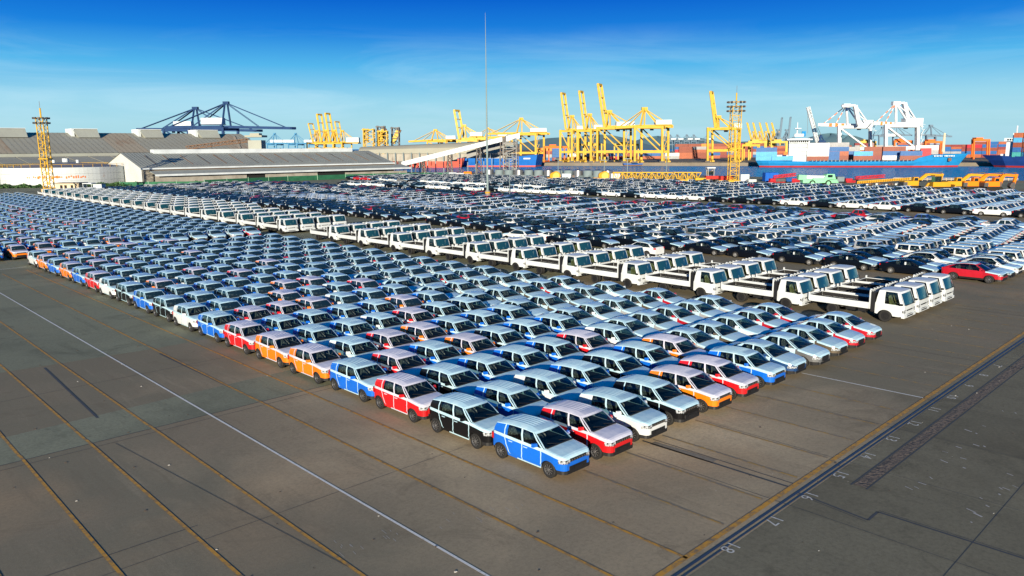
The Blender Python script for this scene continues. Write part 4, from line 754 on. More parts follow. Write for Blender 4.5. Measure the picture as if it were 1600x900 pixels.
for i, (px, n_) in enumerate(((870, 'left'), (947, 'right'))):
    P_ = Plane(px, 284.5, z=0); c = P_.base(px, 1.5); t = thing('cable_winch', '%s yellow cable winch with white power pack among the cars' % ('nearer the tall pole,' if i == 0 else 'nearer the yellow lattice boom,'), 'winch', tuple(c), 0, 'yellow winches'); az = -math.atan2(FWD.x, FWD.y)
    q = M(); q.box((c.x + RGT.x * 1.4, c.y + RGT.y * 1.4, .45), (9.8, 2.2, .7), 'machine_yellow', az); part('skid', q, t)
    q = M(); q.tube(c - FWD * 1.2 + Vector((0, 0, 2.0)) - RGT * .2, c + FWD * 1.2 + Vector((0, 0, 2.0)) - RGT * .2, 1.45, 'machine_yellow', 18); q.tube(c - FWD * 1.3 + Vector((0, 0, 2.0)) - RGT * .2, c - FWD * 1.25 + Vector((0, 0, 2.0)) - RGT * .2, 1.1, 'crane_ochre', 18); q.tube(c - FWD * 1.0 + Vector((0, 0, 2.0)) - RGT * 1.1, c + FWD * 1.0 + Vector((0, 0, 2.0)) - RGT * 1.1, 1.1, 'machine_yellow', 14); part('drum', q, t)
    q = M(); p = c + RGT * 3.2; q.box((p.x, p.y, 1.7), (2.9, 2.2, 1.9), 'house_white', az); part('power_pack', q, t); q = M(); p = c + RGT * 5.4; q.box((p.x, p.y, 1.5), (1.2, 1.6, 1.3), 'steel_dark', az); part('engine', q, t)
    q = M(); p = c - RGT * 3.0; q.box((p.x, p.y, .95), (1.8, 2.0, .9), 'machine_yellow', az); part('base_block', q, t)
P_ = Plane(1050, 283.5, z=0); t = thing('lattice_jib', 'long yellow lattice jib section lying across the near quay', 'crane jib', tuple(P_.base(1025)))
for x0, x1 in ((957.5, 1000), (1001, 1050), (1051.5, 1094)): q = M(); q.lattice(P_.at(x0, 275.5), P_.at(x1, 275.8), 2.4, 2.5, 6, 'tower_yellow', .28); part('jib_section', q, t)
q = M(); q.beam(P_.at(957, 280.5), P_.at(1097, 281.5), 1.0, 'rust', .7); q.beam(P_.at(1000, 281), P_.at(1095, 281.5, -1.6), .4, 'tower_yellow'); part('support_beam', q, t)
P_ = Plane(1118, 285, z=0); t = thing('reach_loader', 'dark red loader with pale raised cab left of the floodlight tower', 'loader', tuple(P_.base(1118))); az = -math.atan2(FWD.x, FWD.y)
for x, y_ in ((1103, 0), (1113, 0), (1122, 0)): c = P_.base(x); q = M(); q.tube(c + Vector((0, 0, .6)), c + FWD * 2.4 + Vector((0, 0, .6)), .6, 'rubber', 12); part('wheel', q, t)
c = P_.base(1116, 1.2); q = M(); q.box((c.x, c.y, 1.5), (4.4, 2.4, 1.0), 'hull_red', az); q.box((c.x - RGT.x * 3, c.y - RGT.y * 3, 1.1), (5, 2.2, .6), 'tower_yellow', az); part('chassis', q, t)
q = M(); c = P_.base(1112.5, 1.2)
for s_ in (-1, 1):
    for d_ in (-1, 1): p = c + RGT * s_ * .9 + FWD * d_; q.beam((p.x, p.y, 1.8), (p.x, p.y, 4.4), .18, 'wall_beige')
q.box((c.x, c.y, 4.5), (2.6, 2.6, .35), 'house_white', az); q.box((c.x, c.y, 2.9), (1.7, 1.8, 1.1), 'glass', az); part('cab', q, t)
P_ = Plane(1140, 288.5, z=0); c = P_.base(1129, 1); t = thing('fork_attachment', 'low yellow lifting frame on the ground at the floodlight tower foot', 'lifting frame', tuple(c)); q = M(); q.box((c.x, c.y, .4), (4.2, 1.8, .35), 'machine_yellow', az); q.box((c.x, c.y, .9), (1.2, 1.4, .8), 'machine_yellow', az); part('frame', q, t)
for n_, (x0, y0, x1, y1, k, lb) in enumerate(((1209, 276.5, 1243, 272.5, 'lattice_red', 'red lattice boom resting on stacked frames beside the blue container'), (1202, 284.5, 1226, 282.8, 'lattice_red', 'low red folded boom lift in front of the blue container'), (1228, 281, 1251, 279, 'lattice_blue', 'dark blue boom lift beside the green crane'), (1237, 284.3, 1252, 283.5, 'lattice_red', 'small red machine in front of the dark blue boom lift'), (1337, 278, 1382, 275, 'lattice_red', 'red lattice boom lying behind the yellow walkway'), (1322, 285, 1336, 284.3, 'lattice_red', 'small red machine between green crane and walkway'))):
    P_ = Plane(x0, 285.5, z=0); t = thing('lattice_boom' if n_ in (0, 4) else 'boom_lift', lb, 'boom' if n_ in (0, 4) else 'boom lift', tuple(P_.base((x0 + x1) / 2))); q = M(); q.lattice(P_.at(x0, y0), P_.at(x1, y1), .9, .7, 8, k, .2); part('boom', q, t)
    q = M(); c = P_.base((x0 + x1) / 2, .5); q.box((c.x, c.y, .8), (P_.m(x1 - x0) * .7, 1.8, .9), k if n_ not in (0, 4) else 'steel_dark', az); part('chassis', q, t)
    for f in (.25, .75): c = P_.base(lerp(x0, x1, f)); q = M(); q.tube(c + Vector((0, 0, .45)), c + FWD * 1.6 + Vector((0, 0, .45)), .45, 'rubber', 10); part('wheel', q, t)
# green rough-terrain crane
P_ = Plane(1290, 291, z=0); c = P_.base(1289, 1.3); t = thing('mobile_crane', 'mint green mobile crane with telescopic boom lowered over its cab', 'mobile crane', tuple(c))
for px in (1272.5, 1297.5):
    for d_ in (0, 2.0): b = P_.base(px, d_); q = M(); q.tube(b + Vector((0, 0, .85)), b + FWD * .6 + Vector((0, 0, .85)), .85, 'rubber', 16); w_ = part('wheel', q, t); q = M(); q.tube(b - FWD * .02 + Vector((0, 0, .85)), b + FWD * .1 + Vector((0, 0, .85)), .48, 'machine_green', 12); part('hub', q, w_)
q = M(); q.box((c.x - RGT.x * .6, c.y - RGT.y * .6, 1.35), (9.8, 2.3, .9), 'machine_green', az); q.box((c.x - RGT.x * .6, c.y - RGT.y * .6, 2.0), (4.2, 2.5, .5), 'machine_green', az); part('chassis', q, t)
q = M(); p = c + RGT * 1.7; q.hull8([p + RGT * a_ + FWD * b_ + Vector((0, 0, z_)) for a_, b_, z_ in ((-1.6, -1.2, 1.9), (1.8, -1.2, 1.9), (1.8, 1.2, 1.9), (-1.6, 1.2, 1.9), (-.6, -1.1, 3.3), (1.4, -1.1, 3.3), (1.4, 1.1, 3.3), (-.6, 1.1, 3.3))], 'machine_green'); part('cab', q, t); q = M(); pp = p - FWD * 1.22 + RGT * .2; q.box((pp.x, pp.y, 2.75), (1.3, .08, .7), 'glass', az); part('cab_window', q, t)
q = M(); q.beam(P_.at(1254.5, 277.5, 1.6), P_.at(1306, 279.5, 1.6), 1.1, 'machine_green', 1.1); q.beam(P_.at(1250, 277.2, 1.6), P_.at(1262, 277.8, 1.6), 1.35, 'machine_green', 1.35); q.beam(P_.at(1262, 276.8, .9), P_.at(1300, 277.5, .9), .5, 'house_white', .9); part('telescopic_boom', q, t)
q = M(); p = c + RGT * 4.9; q.box((p.x, p.y, 1.9), (1.9, 2.4, 1.3), 'grey_blue', az); part('counterweight', q, t)
# yellow walkway
P_ = Plane(1390, 289, z=0); t = thing('gangway', 'long yellow slatted gangway lying left of the excavators', 'gangway', tuple(P_.base(1380)))
for i in range(30): a_, b_ = P_.at(lerp(1340, 1423, i / 30), lerp(287, 280.3, i / 30)), P_.at(lerp(1340, 1423, i / 30) + .1, lerp(283.5, 277.5, i / 30)); q = M(); q.beam(a_, b_, .32, 'machine_yellow'); part('slat', q, t)
for y0, y1 in ((286.5, 280.3), (283.8, 277.8)): q = M(); q.beam(P_.at(1340, y0, .3), P_.at(1424, y1, .3), .25, 'crane_ochre'); part('rail', q, t)
q = M()
for i in range(14): rr_ = random.Random(i); q.beam(P_.at(1352 + i * 5, 287 + rr_.random() * 2, -1), P_.at(1362 + i * 5, 286 + rr_.random() * 3, 1.5), .5, ('wall_white', 'rust', 'steel_dark')[i % 3])
tag(link('scrap_heap', q.mesh('scrap_heap')), 'heap of pale and rusty scrap below the yellow gangway', 'scrap', kind='stuff')
P_ = Plane(1500, 286, z=0); t = thing('quay_railing', 'pale railing and timber walkway along the water behind the excavators', 'railing', tuple(P_.base(1520, 6)))
for i in range(26): x = lerp(1412, 1612, i / 26); q = M(); q.beam(P_.at(x, 283.8, 6), P_.at(x, 279.2, 6), .12, 'cream'); part('post', q, t)
for y_ in (279.2, 281.3): q = M(); q.beam(P_.at(1412, y_, 6), P_.at(1612, y_ + 1, 6), .12, 'cream'); part('rail', q, t)
def excavator(px, py, k, label, flip=1, reach=1.0, house=True, s=1.0):
    P_ = Plane(px, py, z=0); c = P_.base(px, 1.5); t = thing('excavator', label, 'excavator', tuple(c)); U = RGT * flip * s; Z_ = Vector((0, 0, s))
    for d_ in (-1.2, 1.2):
        q = M(); b = c + FWD * d_; pts = [b - U * 2.1 + Z_ * .5, b - U * 1.7 + Z_ * .05, b + U * 1.7 + Z_ * .05, b + U * 2.1 + Z_ * .5, b + U * 1.7 + Z_ * .95, b - U * 1.7 + Z_ * .95]
        n0 = len(q.v); q.v += [tuple(p - FWD * .28) for p in pts] + [tuple(p + FWD * .28) for p in pts]; q.face(range(n0, n0 + 6), 'track_dark'); q.face(range(n0 + 6, n0 + 12), 'track_dark')
        for i in range(6): j_ = (i + 1) % 6; q.face((n0 + i, n0 + j_, n0 + 6 + j_, n0 + 6 + i), 'track_dark')
        part('track', q, t)
    hull = lambda q, a0, a1, z0, z1, w_, k, sl=0: q.hull8([c + U * a_ + FWD * (b_ * w_) + Z_ * z_ for a_, b_, z_ in ((a0, -1, z0), (a1, -1, z0), (a1, 1, z0), (a0, 1, z0), (a0 + sl, -1, z1), (a1 - sl * .5, -1, z1), (a1 - sl * .5, 1, z1), (a0 + sl, 1, z1))], k)
    q = M(); hull(q, -2.4, 1.3, 1.0, 2.2, 1.35, k, .15); part('engine_house', q, t); q = M(); hull(q, -2.5, -1.5, .95, 1.9, 1.4, 'steel_dark'); part('counterweight', q, t)
    q = M(); hull(q, .2, 1.7, 1.2, 3.1, .6, k, .2); q2 = part('cab', q, t); q = M(); hull(q, .45, 1.5, 2.0, 2.9, .64, 'glass', .12); part('cab_window', q, q2)
    e1, e2, tip = c + U * 1.2 + Z_ * 1.7, c + U * (3.4 * reach) + Z_ * 3.7, c + U * (6.8 * reach) + Z_ * 3.5; q = M(); q.beam(e1, e2, .5 * s, k, .75 * s); q.beam(e2, tip, .45 * s, k, .6 * s); part('boom', q, t)
    q = M(); st = tip + U * .1 + Z_ * .4; en = tip - U * .5 * reach - Z_ * 2.0; q.beam(st, en, .5 * s, k, .6 * s); part('arm', q, t); q = M(); q.beam(e2 + Z_ * .2, tip + Z_ * .75, .2 * s, 'steel_dark'); part('hydraulic_ram', q, t)
    q = M(); b = en; n0 = len(q.v); pts = [b + Z_ * .5, b - U * .9 + Z_ * .2, b - U * 1.2 - Z_ * .5, b - U * .6 - Z_ * 1.1, b + U * .1 - Z_ * .9]; q.v += [tuple(p - FWD * .6) for p in pts] + [tuple(p + FWD * .6) for p in pts]; q.face(range(n0, n0 + 5), 'steel_dark'); q.face(range(n0 + 5, n0 + 10), 'steel_dark')
    for i in range(5): j_ = (i + 1) % 5; q.face((n0 + i, n0 + j_, n0 + 5 + j_, n0 + 5 + i), 'steel_dark')
    part('bucket', q, t)
excavator(1432, 296.5, 'machine_yellow', 'yellow excavator with boom arched right, leftmost of the row', 1, 1.12)
excavator(1500, 297.5, 'machine_yellow', 'yellow excavator in the middle with its boom stretched right', 1, 1.1)
P_ = Plane(1478, 299.5, z=0); c = P_.base(1478, 1.4); t = thing('bulldozer', 'yellow bulldozer with tall cab between the two yellow excavators', 'bulldozer', tuple(c))
for d_ in (-1.1, 1.1): q = M(); b = c + FWD * d_; q.box((b.x, b.y, .6), (4.0, .5, 1.1), 'track_dark', az); part('track', q, t)
q = M(); q.box((c.x, c.y, 1.6), (4.2, 1.9, 1.3), 'machine_yellow', az); part('body', q, t); q = M(); p = c - RGT * .9; q.box((p.x, p.y, 2.9), (1.5, 1.7, 1.5), 'glass', az); q.box((p.x, p.y, 3.75), (1.9, 2.0, .2), 'machine_yellow', az); part('cab', q, t); q = M(); p = c + RGT * 2.9; q.box((p.x, p.y, .9), (.3, 3.2, 1.5), 'machine_yellow', az); part('blade', q, t); q = M(); p = c - RGT * 2.7; q.beam(p + Vector((0, 0, 2)), p - RGT * 1 + Vector((0, 0, .4)), .4, 'machine_yellow'); part('ripper', q, t)
excavator(1527, 297.5, 'machine_orange', 'bright orange excavator, left one of the orange pair', 1, 1.15); excavator(1560, 298, 'machine_orange', 'bright orange excavator, right one of the orange pair', 1, .85)

# ================================================================== VEHICLES
def pw(tab, s):
    if s <= tab[0][0]: return tab[0][1]
    for (a, x), (b, y) in zip(tab, tab[1:]):
        if s <= b: return lerp(x, y, (s - a) / (b - a) if b > a else 1)
    return tab[-1][1]
def wheel(R, W_, res, rim='alloy', spokes=8):
    t = M(); n = 22 if res else 10
    prof = [(.62, .5), (.66, .52), (.93, .5), (1.0, .38), (1.0, -.38), (.93, -.5), (.62, -.5)] if res else [(.6, .5), (1, .45), (1, -.45)]
    t.grid([[(w_ * W_, R * r * math.cos(2 * PI * i / n), R * r * math.sin(2 * PI * i / n)) for i in range(n + 1)] for r, w_ in prof], 'rubber')
    q = M(); a = .66 * R
    q.poly([(W_ * (.36 if res else .45), a * math.cos(2 * PI * i / n), a * math.sin(2 * PI * i / n)) for i in range(n)], 'plastic_black' if res else rim)
    if res:
        q.grid([[(W_ * x, a * r * math.cos(2 * PI * i / n), a * r * math.sin(2 * PI * i / n)) for i in range(n + 1)] for x, r in ((.36, .9), (.5, .95), (.5, 1.0))], rim)
        for i in range(spokes):
            th = 2 * PI * i / spokes; c_, s_ = math.cos(th), math.sin(th); w2 = .036 * R * 8 / spokes
            def pt(r, o, x): return (W_ * x, c_ * r - s_ * o, s_ * r + c_ * o)
            q.poly([pt(.1 * R, -w2, .49), pt(a * .95, -w2 * 1.5, .47), pt(a * .95, w2 * 1.5, .47), pt(.1 * R, w2, .49)], rim)
            q.poly([pt(.1 * R, -w2, .49), pt(a * .95, -w2 * 1.5, .47), pt(a * .95, -w2 * 1.5, .38), pt(.1 * R, -w2, .38)], 'plastic_black')
        q.tube((W_ * .4, 0, 0), (W_ * .52, 0, 0), R * .14, rim, 8)
    return t, q
ZS = .90
def car(p, res=1):
    """parts of a car facing -Y: [(name, M, parent name or None, offset)]; res 2 close, 1 middle, 0 far"""
    L_, W_, H_ = p['L'], p['W'], p['H']; hw0 = W_ / 2; R = p['R']; Ra = R * 1.19; gc = p.get('gc', .24); wf, wr = p['wf'], p['wr']
    top = p['top']; plan = p.get('plan', [(0, .80), (.07, .91), (.22, .975), (.5, 1), (L_ - .5, 1), (L_ - .15, .97), (L_ - .04, .92), (L_, .86)])
    sb0, st0, st1, sb1 = p['gh']; wt = p['wt']; fb = p.get('film', True); open_bed = p.get('bed')
    S = {0, L_, sb0, sb1}
    for t in ([.03, .08, .16, .28, .45] if res else [.15]): S |= {t, L_ - t}
    for t, _ in top: S.add(t)
    axs = [a for a in (wf, wr) if a is not None]
    ns = {2: 10, 1: 6, 0: 2}[res]
    for a in axs:
        for i in range(ns + 1): S.add(a - Ra * math.cos(PI * i / ns))
        S |= {a - Ra - .01, a + Ra + .01}
    dz = p.get('doors', [])
    for d in dz: S.add(d)
    S = sorted(s for s in S if 0 <= s <= L_); S = [s for i, s in enumerate(S) if i == 0 or s - S[i - 1] > .006]
    def zb(s):
        z = gc + .06 * max(0, 1 - s / .3) + .08 * max(0, 1 - (L_ - s) / .3)
        for a in axs:
            if abs(s - a) < Ra: z = max(z, R * .95 + math.sqrt(max(0, Ra * Ra - (s - a) ** 2)) * .98)
        return z
    def hwid(s): return hw0 * pw(plan, s)
    crown = p.get('crown', .05); sh = p.get('shoulder', .10)
    def section(s, k=0.):
        h, b, t = hwid(s), zb(s), pw(top, s); t = max(t, b + .08); zc = min(.70, t - sh - .06)
        return [(h * .955 + k, b), (h * .995 + k, max(b + .006, min(.42, t - .3))), (h + k, max(zc, b + .012)), (h * .985 + k, max(t - sh, b + .02)), (h * .955 + k, t - .02), (h * .88, t + .002), (h * .45, t + crown * .75), (0, t + crown)]
    P = {}
    def get(n_, par=None):
        if n_ not in P: P[n_] = (M(), par)
        return P[n_][0]
    belt_film = p.get('belt_film'); hood_mat = 'film' if p.get('hood_film', True) else 'paint'
    secs = [section(s) for s in S]
    for i in range(len(S) - 1):
        s0, s1 = S[i], S[i + 1]; mid = (s0 + s1) / 2
        for j_ in range(7):
            topside = j_ >= 4
            if topside and sb0 + .01 < mid < sb1 - .01: continue
            if topside and open_bed and mid > sb1 - .01 and j_ >= 5: continue
            if topside: nm = 'hood' if mid < sb0 else 'body' if p.get('hatch') else 'boot_lid' if not open_bed else 'body'; k = hood_mat if nm == 'hood' or (nm == 'boot_lid' and p.get('boot_film')) else 'paint'
            else:
                nm = 'body'; k = 'paint'
                if j_ == 0 and (p.get('clad') or mid < .45 or mid > L_ - .4): k = 'plastic_black' if p.get('clad') or mid < .4 or mid > L_ - .35 else 'paint'
                if dz and dz[0] <= mid <= dz[1]: nm = 'front_door'
                elif dz and len(dz) > 2 and dz[1] < mid <= dz[2]: nm = 'rear_door'
                if j_ == 3 and (belt_film or mid < sb0 and hood_mat == 'film' and mid > .12): k = 'film'
                if p.get('door_film') and nm != 'body' and j_ >= 2: k = 'film'
            a, b, c, d = secs[i][j_], secs[i + 1][j_], secs[i + 1][j_ + 1], secs[i][j_ + 1]
            y0, y1 = s0 - L_ / 2, s1 - L_ / 2
            mm = get(nm + ('|L' if 'door' in nm else '')); mm.grid([[(-a[0], y0, a[1]), (-b[0], y1, b[1])], [(-d[0], y0, d[1]), (-c[0], y1, c[1])]], k)
            mm = get(nm + ('|R' if 'door' in nm else '')); mm.grid([[(b[0], y1, b[1]), (a[0], y0, a[1])], [(c[0], y1, c[1]), (d[0], y0, d[1])]], k)
    for s, nm in ((0, 'body'), (L_, 'tailgate' if p.get('hatch') else 'body')):
        q = secs[0] if s == 0 else secs[-1]; y = s - L_ / 2
        for a, b in zip(q[:-1], q[1:]):
            pts = [(-a[0], y, a[1]), (a[0], y, a[1]), (b[0], y, b[1]), (-b[0], y, b[1])]
            get(nm).poly(pts if s == 0 else pts[::-1], 'paint', True)
    # underside and wheel wells
    get('body').lo(-hw0 * .86, -L_ / 2 + .25, gc + .02, hw0 * .86, L_ / 2 - .2, min(.5, R * 1.4), 'plastic_black')
    # greenhouse
    sm0 = lerp(st0, st1, p.get('peak', .5)); zr = lambda s: H_ - p.get('roofc', .05) * (abs(s - sm0) / ((st1 - st0) / 2)) ** 2
    wbt = lambda s: hwid(s) * .955
    cuts = p['cuts']; nseg = {2: 3, 1: 2, 0: 1}[res]
    glass = 'clear_glass' if res == 2 else p.get('glass', 'glass')
    rows_t = [0, .5, .93, 1] if res else [0, .93, 1]
    for sd_ in (-1, 1):
        for ci in range(len(cuts) - 1):
            (b0, t0, kind), (b1, t1, _) = cuts[ci], cuts[ci + 1]
            n_ = nseg if kind == 'g' else 1
            cols = []
            for i in range(n_ + 1):
                sb = lerp(b0, b1, i / n_); st = lerp(t0, t1, i / n_); xb = wbt(sb); zb_ = pw(top, sb) - .02; zt = zr(st) - .065; col = []
                for t in rows_t:
                    x = lerp(xb, wt, t) + .035 * math.sin(t * PI) ; col.append((sd_ * x, lerp(sb, st, t) - L_ / 2, lerp(zb_, zt, t)))
                cols.append(col)
            rws = list(zip(*cols))
            low = [list(r) for r in rws[:-1]]; hi = [list(r) for r in rws[-2:]]
            kp = 'film' if p.get('rail_film') and kind != 'r' else 'paint'
            if kind == 'k': kp = 'plastic_black'
            if kind == 'g': get('side_window%d|%s' % (ci, 'L' if sd_ < 0 else 'R')).grid(low, p.get('side_glass', glass) if res < 2 or not p.get('side_glass') else glass, True, sd_ > 0)
            else: get('body').grid(low, kp, True, sd_ > 0)
            get('body').grid(hi, 'film' if p.get('rail_film') else 'paint', True, sd_ > 0)
    nx = {2: 8, 1: 4, 0: 2}[res]; ny = {2: 4, 1: 2, 0: 1}[res]
    def glasspane(nm, sA, zA, wA, sB, zB, wB, bulge, k, fl):
        rws = []
        for i in range(ny + 1):
            t = i / ny; wd = lerp(wA, wB, t); rws.append([(wd * (2 * j_ / nx - 1), lerp(sA, sB, t) - L_ / 2 + bulge * ((2 * j_ / nx - 1) ** 2 - 1), lerp(zA, zB, t) + .02 * math.sin(t * PI) + (1 - (2 * j_ / nx - 1) ** 2) * (.05 * t)) for j_ in range(nx + 1)])
        get(nm).grid(rws, k, True, fl)
    # windscreen inside a painted or film-covered frame
    us = [-1, -.93] + [2 * j_ / nx - 1 for j_ in range(1, nx)] + [.93, 1]; ts = [0, .04] + [lerp(.04, .86, (i + 1) / ny) for i in range(ny)] + [1]
    wa, wb_, za, zb2_ = wbt(sb0) * .99, wt * .995, pw(top, sb0) + .01, zr(st0) - .065
    def wpt(u, t): return (lerp(wa, wb_, t) * u, lerp(sb0, st0, t) - L_ / 2 + .10 * (u * u - 1), lerp(za, zb2_, t) + .02 * math.sin(t * PI) + (1 - u * u) * .05 * t)
    gl_ = 'teal_glass' if p.get('teal') else glass; fr_ = 'film' if p.get('rail_film') else 'paint'
    for a_ in range(len(us) - 1):
        for b_ in range(len(ts) - 1):
            frame = a_ in (0, len(us) - 2) or b_ == len(ts) - 2
            get('body' if frame else 'windscreen').grid([[wpt(us[a_], ts[b_]), wpt(us[a_ + 1], ts[b_])], [wpt(us[a_], ts[b_ + 1]), wpt(us[a_ + 1], ts[b_ + 1])]], fr_ if frame else gl_, True)
    if res:
        q = get('wiper'); yb = sb0 - L_ / 2 - .085; zq = pw(top, sb0) + .035
        q.lo(-wbt(sb0) * .9, yb - .02, zq - .02, wbt(sb0) * .9, yb + .05, zq + .012, 'plastic_black')
        q.beam((-.05, yb, zq + .02), (-.5, yb + .12, zq + .11), .02, 'plastic_black'); q.beam((.5, yb, zq + .02), (.05, yb + .10, zq + .10), .02, 'plastic_black')
    glasspane('rear_window', st1, zr(st1) - .065, wt * .99, sb1, pw(top, sb1) + .01, wbt(sb1) * .95, -.06, 'glass' if res < 2 else glass, False)
    # roof
    nr = {2: 16, 1: 16, 0: 4}[res] if p.get('ribs') else {2: 10, 1: 6, 0: 2}[res]; ns_ = {2: 10, 1: 5, 0: 1}[res]; rf = M(); rws = []
    for i in range(ns_ + 1):
        s = lerp(st0, st1, i / ns_); row = []
        for j_ in range(nr + 1):
            u = 2 * j_ / nr - 1; x = wt * u; edge = max(0, abs(u) - .75) / .25
            z = zr(s) - .065 * edge ** 1.6 - .012 * u * u
            if i in (0, ns_): z = zr(s) - .065 + .05 * (1 - u * u)
            elif p.get('ribs') and abs(u) < .86 and res: z += .028 * (j_ % 2)
            bow = .10 if i == 0 else 0
            row.append((x, s - L_ / 2 + (bow * (u * u - 1) if i == 0 else (-.06) * (u * u - 1) if i == ns_ else 0), z))
        rws.append(row)
    rf.grid(rws, 'film' if p.get('roof_film', True) else 'paint', True, False); P['roof'] = (rf, None)
    if p.get('roof_rails') and res:
        for sd_ in (-1, 1): get('roof_rail|%d' % sd_).beam((sd_ * wt * .9, st0 + .2 - L_ / 2, H_ + .03), (sd_ * wt * .9, st1 - .1 - L_ / 2, H_ + .02), .035, 'plastic_black')
    # face
    f = p.get('face', {}); zf = pw(top, .03); y0 = -L_ / 2
    if res or f.get('always'):
        g0, g1, gw = f.get('grille', (zf - .16, zf - .04, .42)); get('grille').lo(-gw, y0 - .02, g0, gw, y0 + .05, g1, 'plastic_black')
        if f.get('teeth') and res:
            for i in range(f['teeth']):
                x = (i - (f['teeth'] - 1) / 2) * 2 * gw / (f['teeth'] + .3); get('grille').lo(x - .022, y0 - .032, g0 + .015, x + .022, y0 - .018, g1 - .02, 'chrome')
        i0, i1, iw = f.get('intake', (.30, .55, .52)); q = get('front_bumper'); q.prism([(-iw, y0 - .014), (iw, y0 - .014), (iw * 1.1, y0 + .06), (-iw * 1.1, y0 + .06)], i0, i1, 'plastic_black')
        if p.get('clad') is not None or f.get('lip'): q.prism([(-hwid(0) * .98, y0 - .02), (hwid(0) * .98, y0 - .02), (hwid(.05) + .01, y0 + .035), (hwid(.12) + .01, y0 + .11), (hwid(.28) + .01, y0 + .28), (-hwid(.28) - .01, y0 + .28), (-hwid(.12) - .01, y0 + .11), (-hwid(.05) - .01, y0 + .035)], gc + .03, gc + .17, 'plastic_black')
        if res == 2:
            for i in range(3): q.lo(-iw * .8, y0 - .036, i0 + .05 + i * .06, iw * .8, y0 - .03, i0 + .06 + i * .06, 'rubber')
            q.lo(-.2, y0 - .045, i0 + .06, .2, y0 - .035, i0 + .17, 'plastic_black')
        h0, h1 = f.get('lamp', (zf - .17, zf - .03)); hx = f.get('lampx', .44)
        for sd_ in (-1, 1):
            ll = f.get('lampl', .22); pts = [(hx, y0 - .018)] + [(hwid(s) + .008, y0 + s - .012 * (s < .1)) for s in (0, ll * .25, ll * .55, ll)] + [(hwid(ll) - .12, y0 + ll), (hx, y0 + .08)]
            q = M(); q.prism(pts, h0, h1, 'lamp_glass')
            P['headlight|%d' % sd_] = (q if sd_ > 0 else q.mirror_x(), None)
    y1 = L_ / 2
    for sd_ in (-1, 1):
        t0_, t1_ = p.get('tail', (.72, .92)); q = M(); q.prism([(hw0 * .74, y1 + .012), (hw0 * .74, y1 - .05), (hw0 * .99, y1 - .16), (hw0 * .97, y1 - .04), (hw0 * .88, y1 + .008)], t0_, t1_, 'tail_red')
        if res: P['tail_light|%d' % sd_] = (q if sd_ > 0 else q.mirror_x(), None)
        if res:
            sm_ = p.get('mirror', sb0 + .32); zm = pw(top, sm_) + .06; q = M(); xm = hwid(sm_)
            q.hull8([(xm - .02, sm_ - .06 - L_ / 2, zm - .05), (xm + .19, sm_ - .03 - L_ / 2, zm - .04), (xm + .19, sm_ + .07 - L_ / 2, zm - .04), (xm - .02, sm_ + .06 - L_ / 2, zm - .05), (xm + .0, sm_ - .04 - L_ / 2, zm + .08), (xm + .17, sm_ - .01 - L_ / 2, zm + .10), (xm + .17, sm_ + .07 - L_ / 2, zm + .10), (xm + .0, sm_ + .06 - L_ / 2, zm + .08)], p.get('mirror_mat', 'paint'))
            P['wing_mirror|%d' % sd_] = (q if sd_ > 0 else q.mirror_x(), None)
            for hs_ in p.get('handles', [dz[1] - .16] + ([dz[2] - .2] if len(dz) > 2 else []) if dz else []):
                zq = pw(top, hs_) - sh - .06; q = get('door_handle|%d|%d' % (sd_, int(hs_ * 10))); x = sd_ * (hwid(hs_) + .012); q.box((x, hs_ - L_ / 2, zq), (.03, .17, .03), p.get('handle_mat', 'paint'))
    if p.get('tape') and res:
        # white protective tape over the door gaps and along the sill, 4 mm proud of the paint
        for sd_ in (-1, 1):
            q = get('protective_tape|%d' % sd_)
            for (s, wd_, zlo, lean) in p['tape']:
                c = [section(s + lean[i] if i < len(lean) else s, .005)[:5] for i in range(1)][0]
                pr = []
                for (x, z), ln_ in zip(c, lean): 
                    if z < zlo: z = zlo
                    pr.append((x, z, s + ln_))
                jit = .012
                for a, b in zip(pr[:-1], pr[1:]):
                    for t in range(2):
                        za, zb2 = lerp(a[1], b[1], t / 2), lerp(a[1], b[1], (t + 1) / 2); xa, xb = lerp(a[0], b[0], t / 2), lerp(a[0], b[0], (t + 1) / 2); sa, sb_ = lerp(a[2], b[2], t / 2) + jit * ((t + int(s * 7)) % 2), lerp(a[2], b[2], (t + 1) / 2) + jit * ((t + 1 + int(s * 7)) % 2)
                        q.grid([[(sd_ * xa, sa - wd_ - L_ / 2, za), (sd_ * xa, sa + wd_ - L_ / 2, za)], [(sd_ * xb, sb_ - wd_ - L_ / 2, zb2), (sd_ * xb, sb_ + wd_ - L_ / 2, zb2)]], 'film', False, sd_ > 0)
            if p.get('sill_tape'):
                a_, b_ = p['sill_tape']; ss = [s for s in S if a_ - .01 <= s <= b_ + .01]
                q.grid([[(sd_ * (hwid(s) * .955 + .006), s - L_ / 2, zb(s) + .0) for s in ss], [(sd_ * (hwid(s) * .97 + .008), s - L_ / 2, zb(s) + .06) for s in ss]], 'film', False, sd_ > 0)
            if p.get('quarter_tape'):
                (sa, st_), = [p['quarter_tape']]
                pa = (sd_ * (wbt(sa) + .006), sa - L_ / 2, pw(top, sa) - .02); pb = (sd_ * (lerp(wbt(sa), wt, .5) + .042), lerp(sa, st_, .5) - L_ / 2, lerp(pw(top, sa) - .02, zr(st_) - .065, .5)); pc = (sd_ * (wt + .006), st_ - L_ / 2, zr(st_) - .065)
                q.grid([[(x, y - .025, z), (x, y + .025, z)] for x, y, z in (pa, pb, pc)], 'film', False, sd_ > 0)
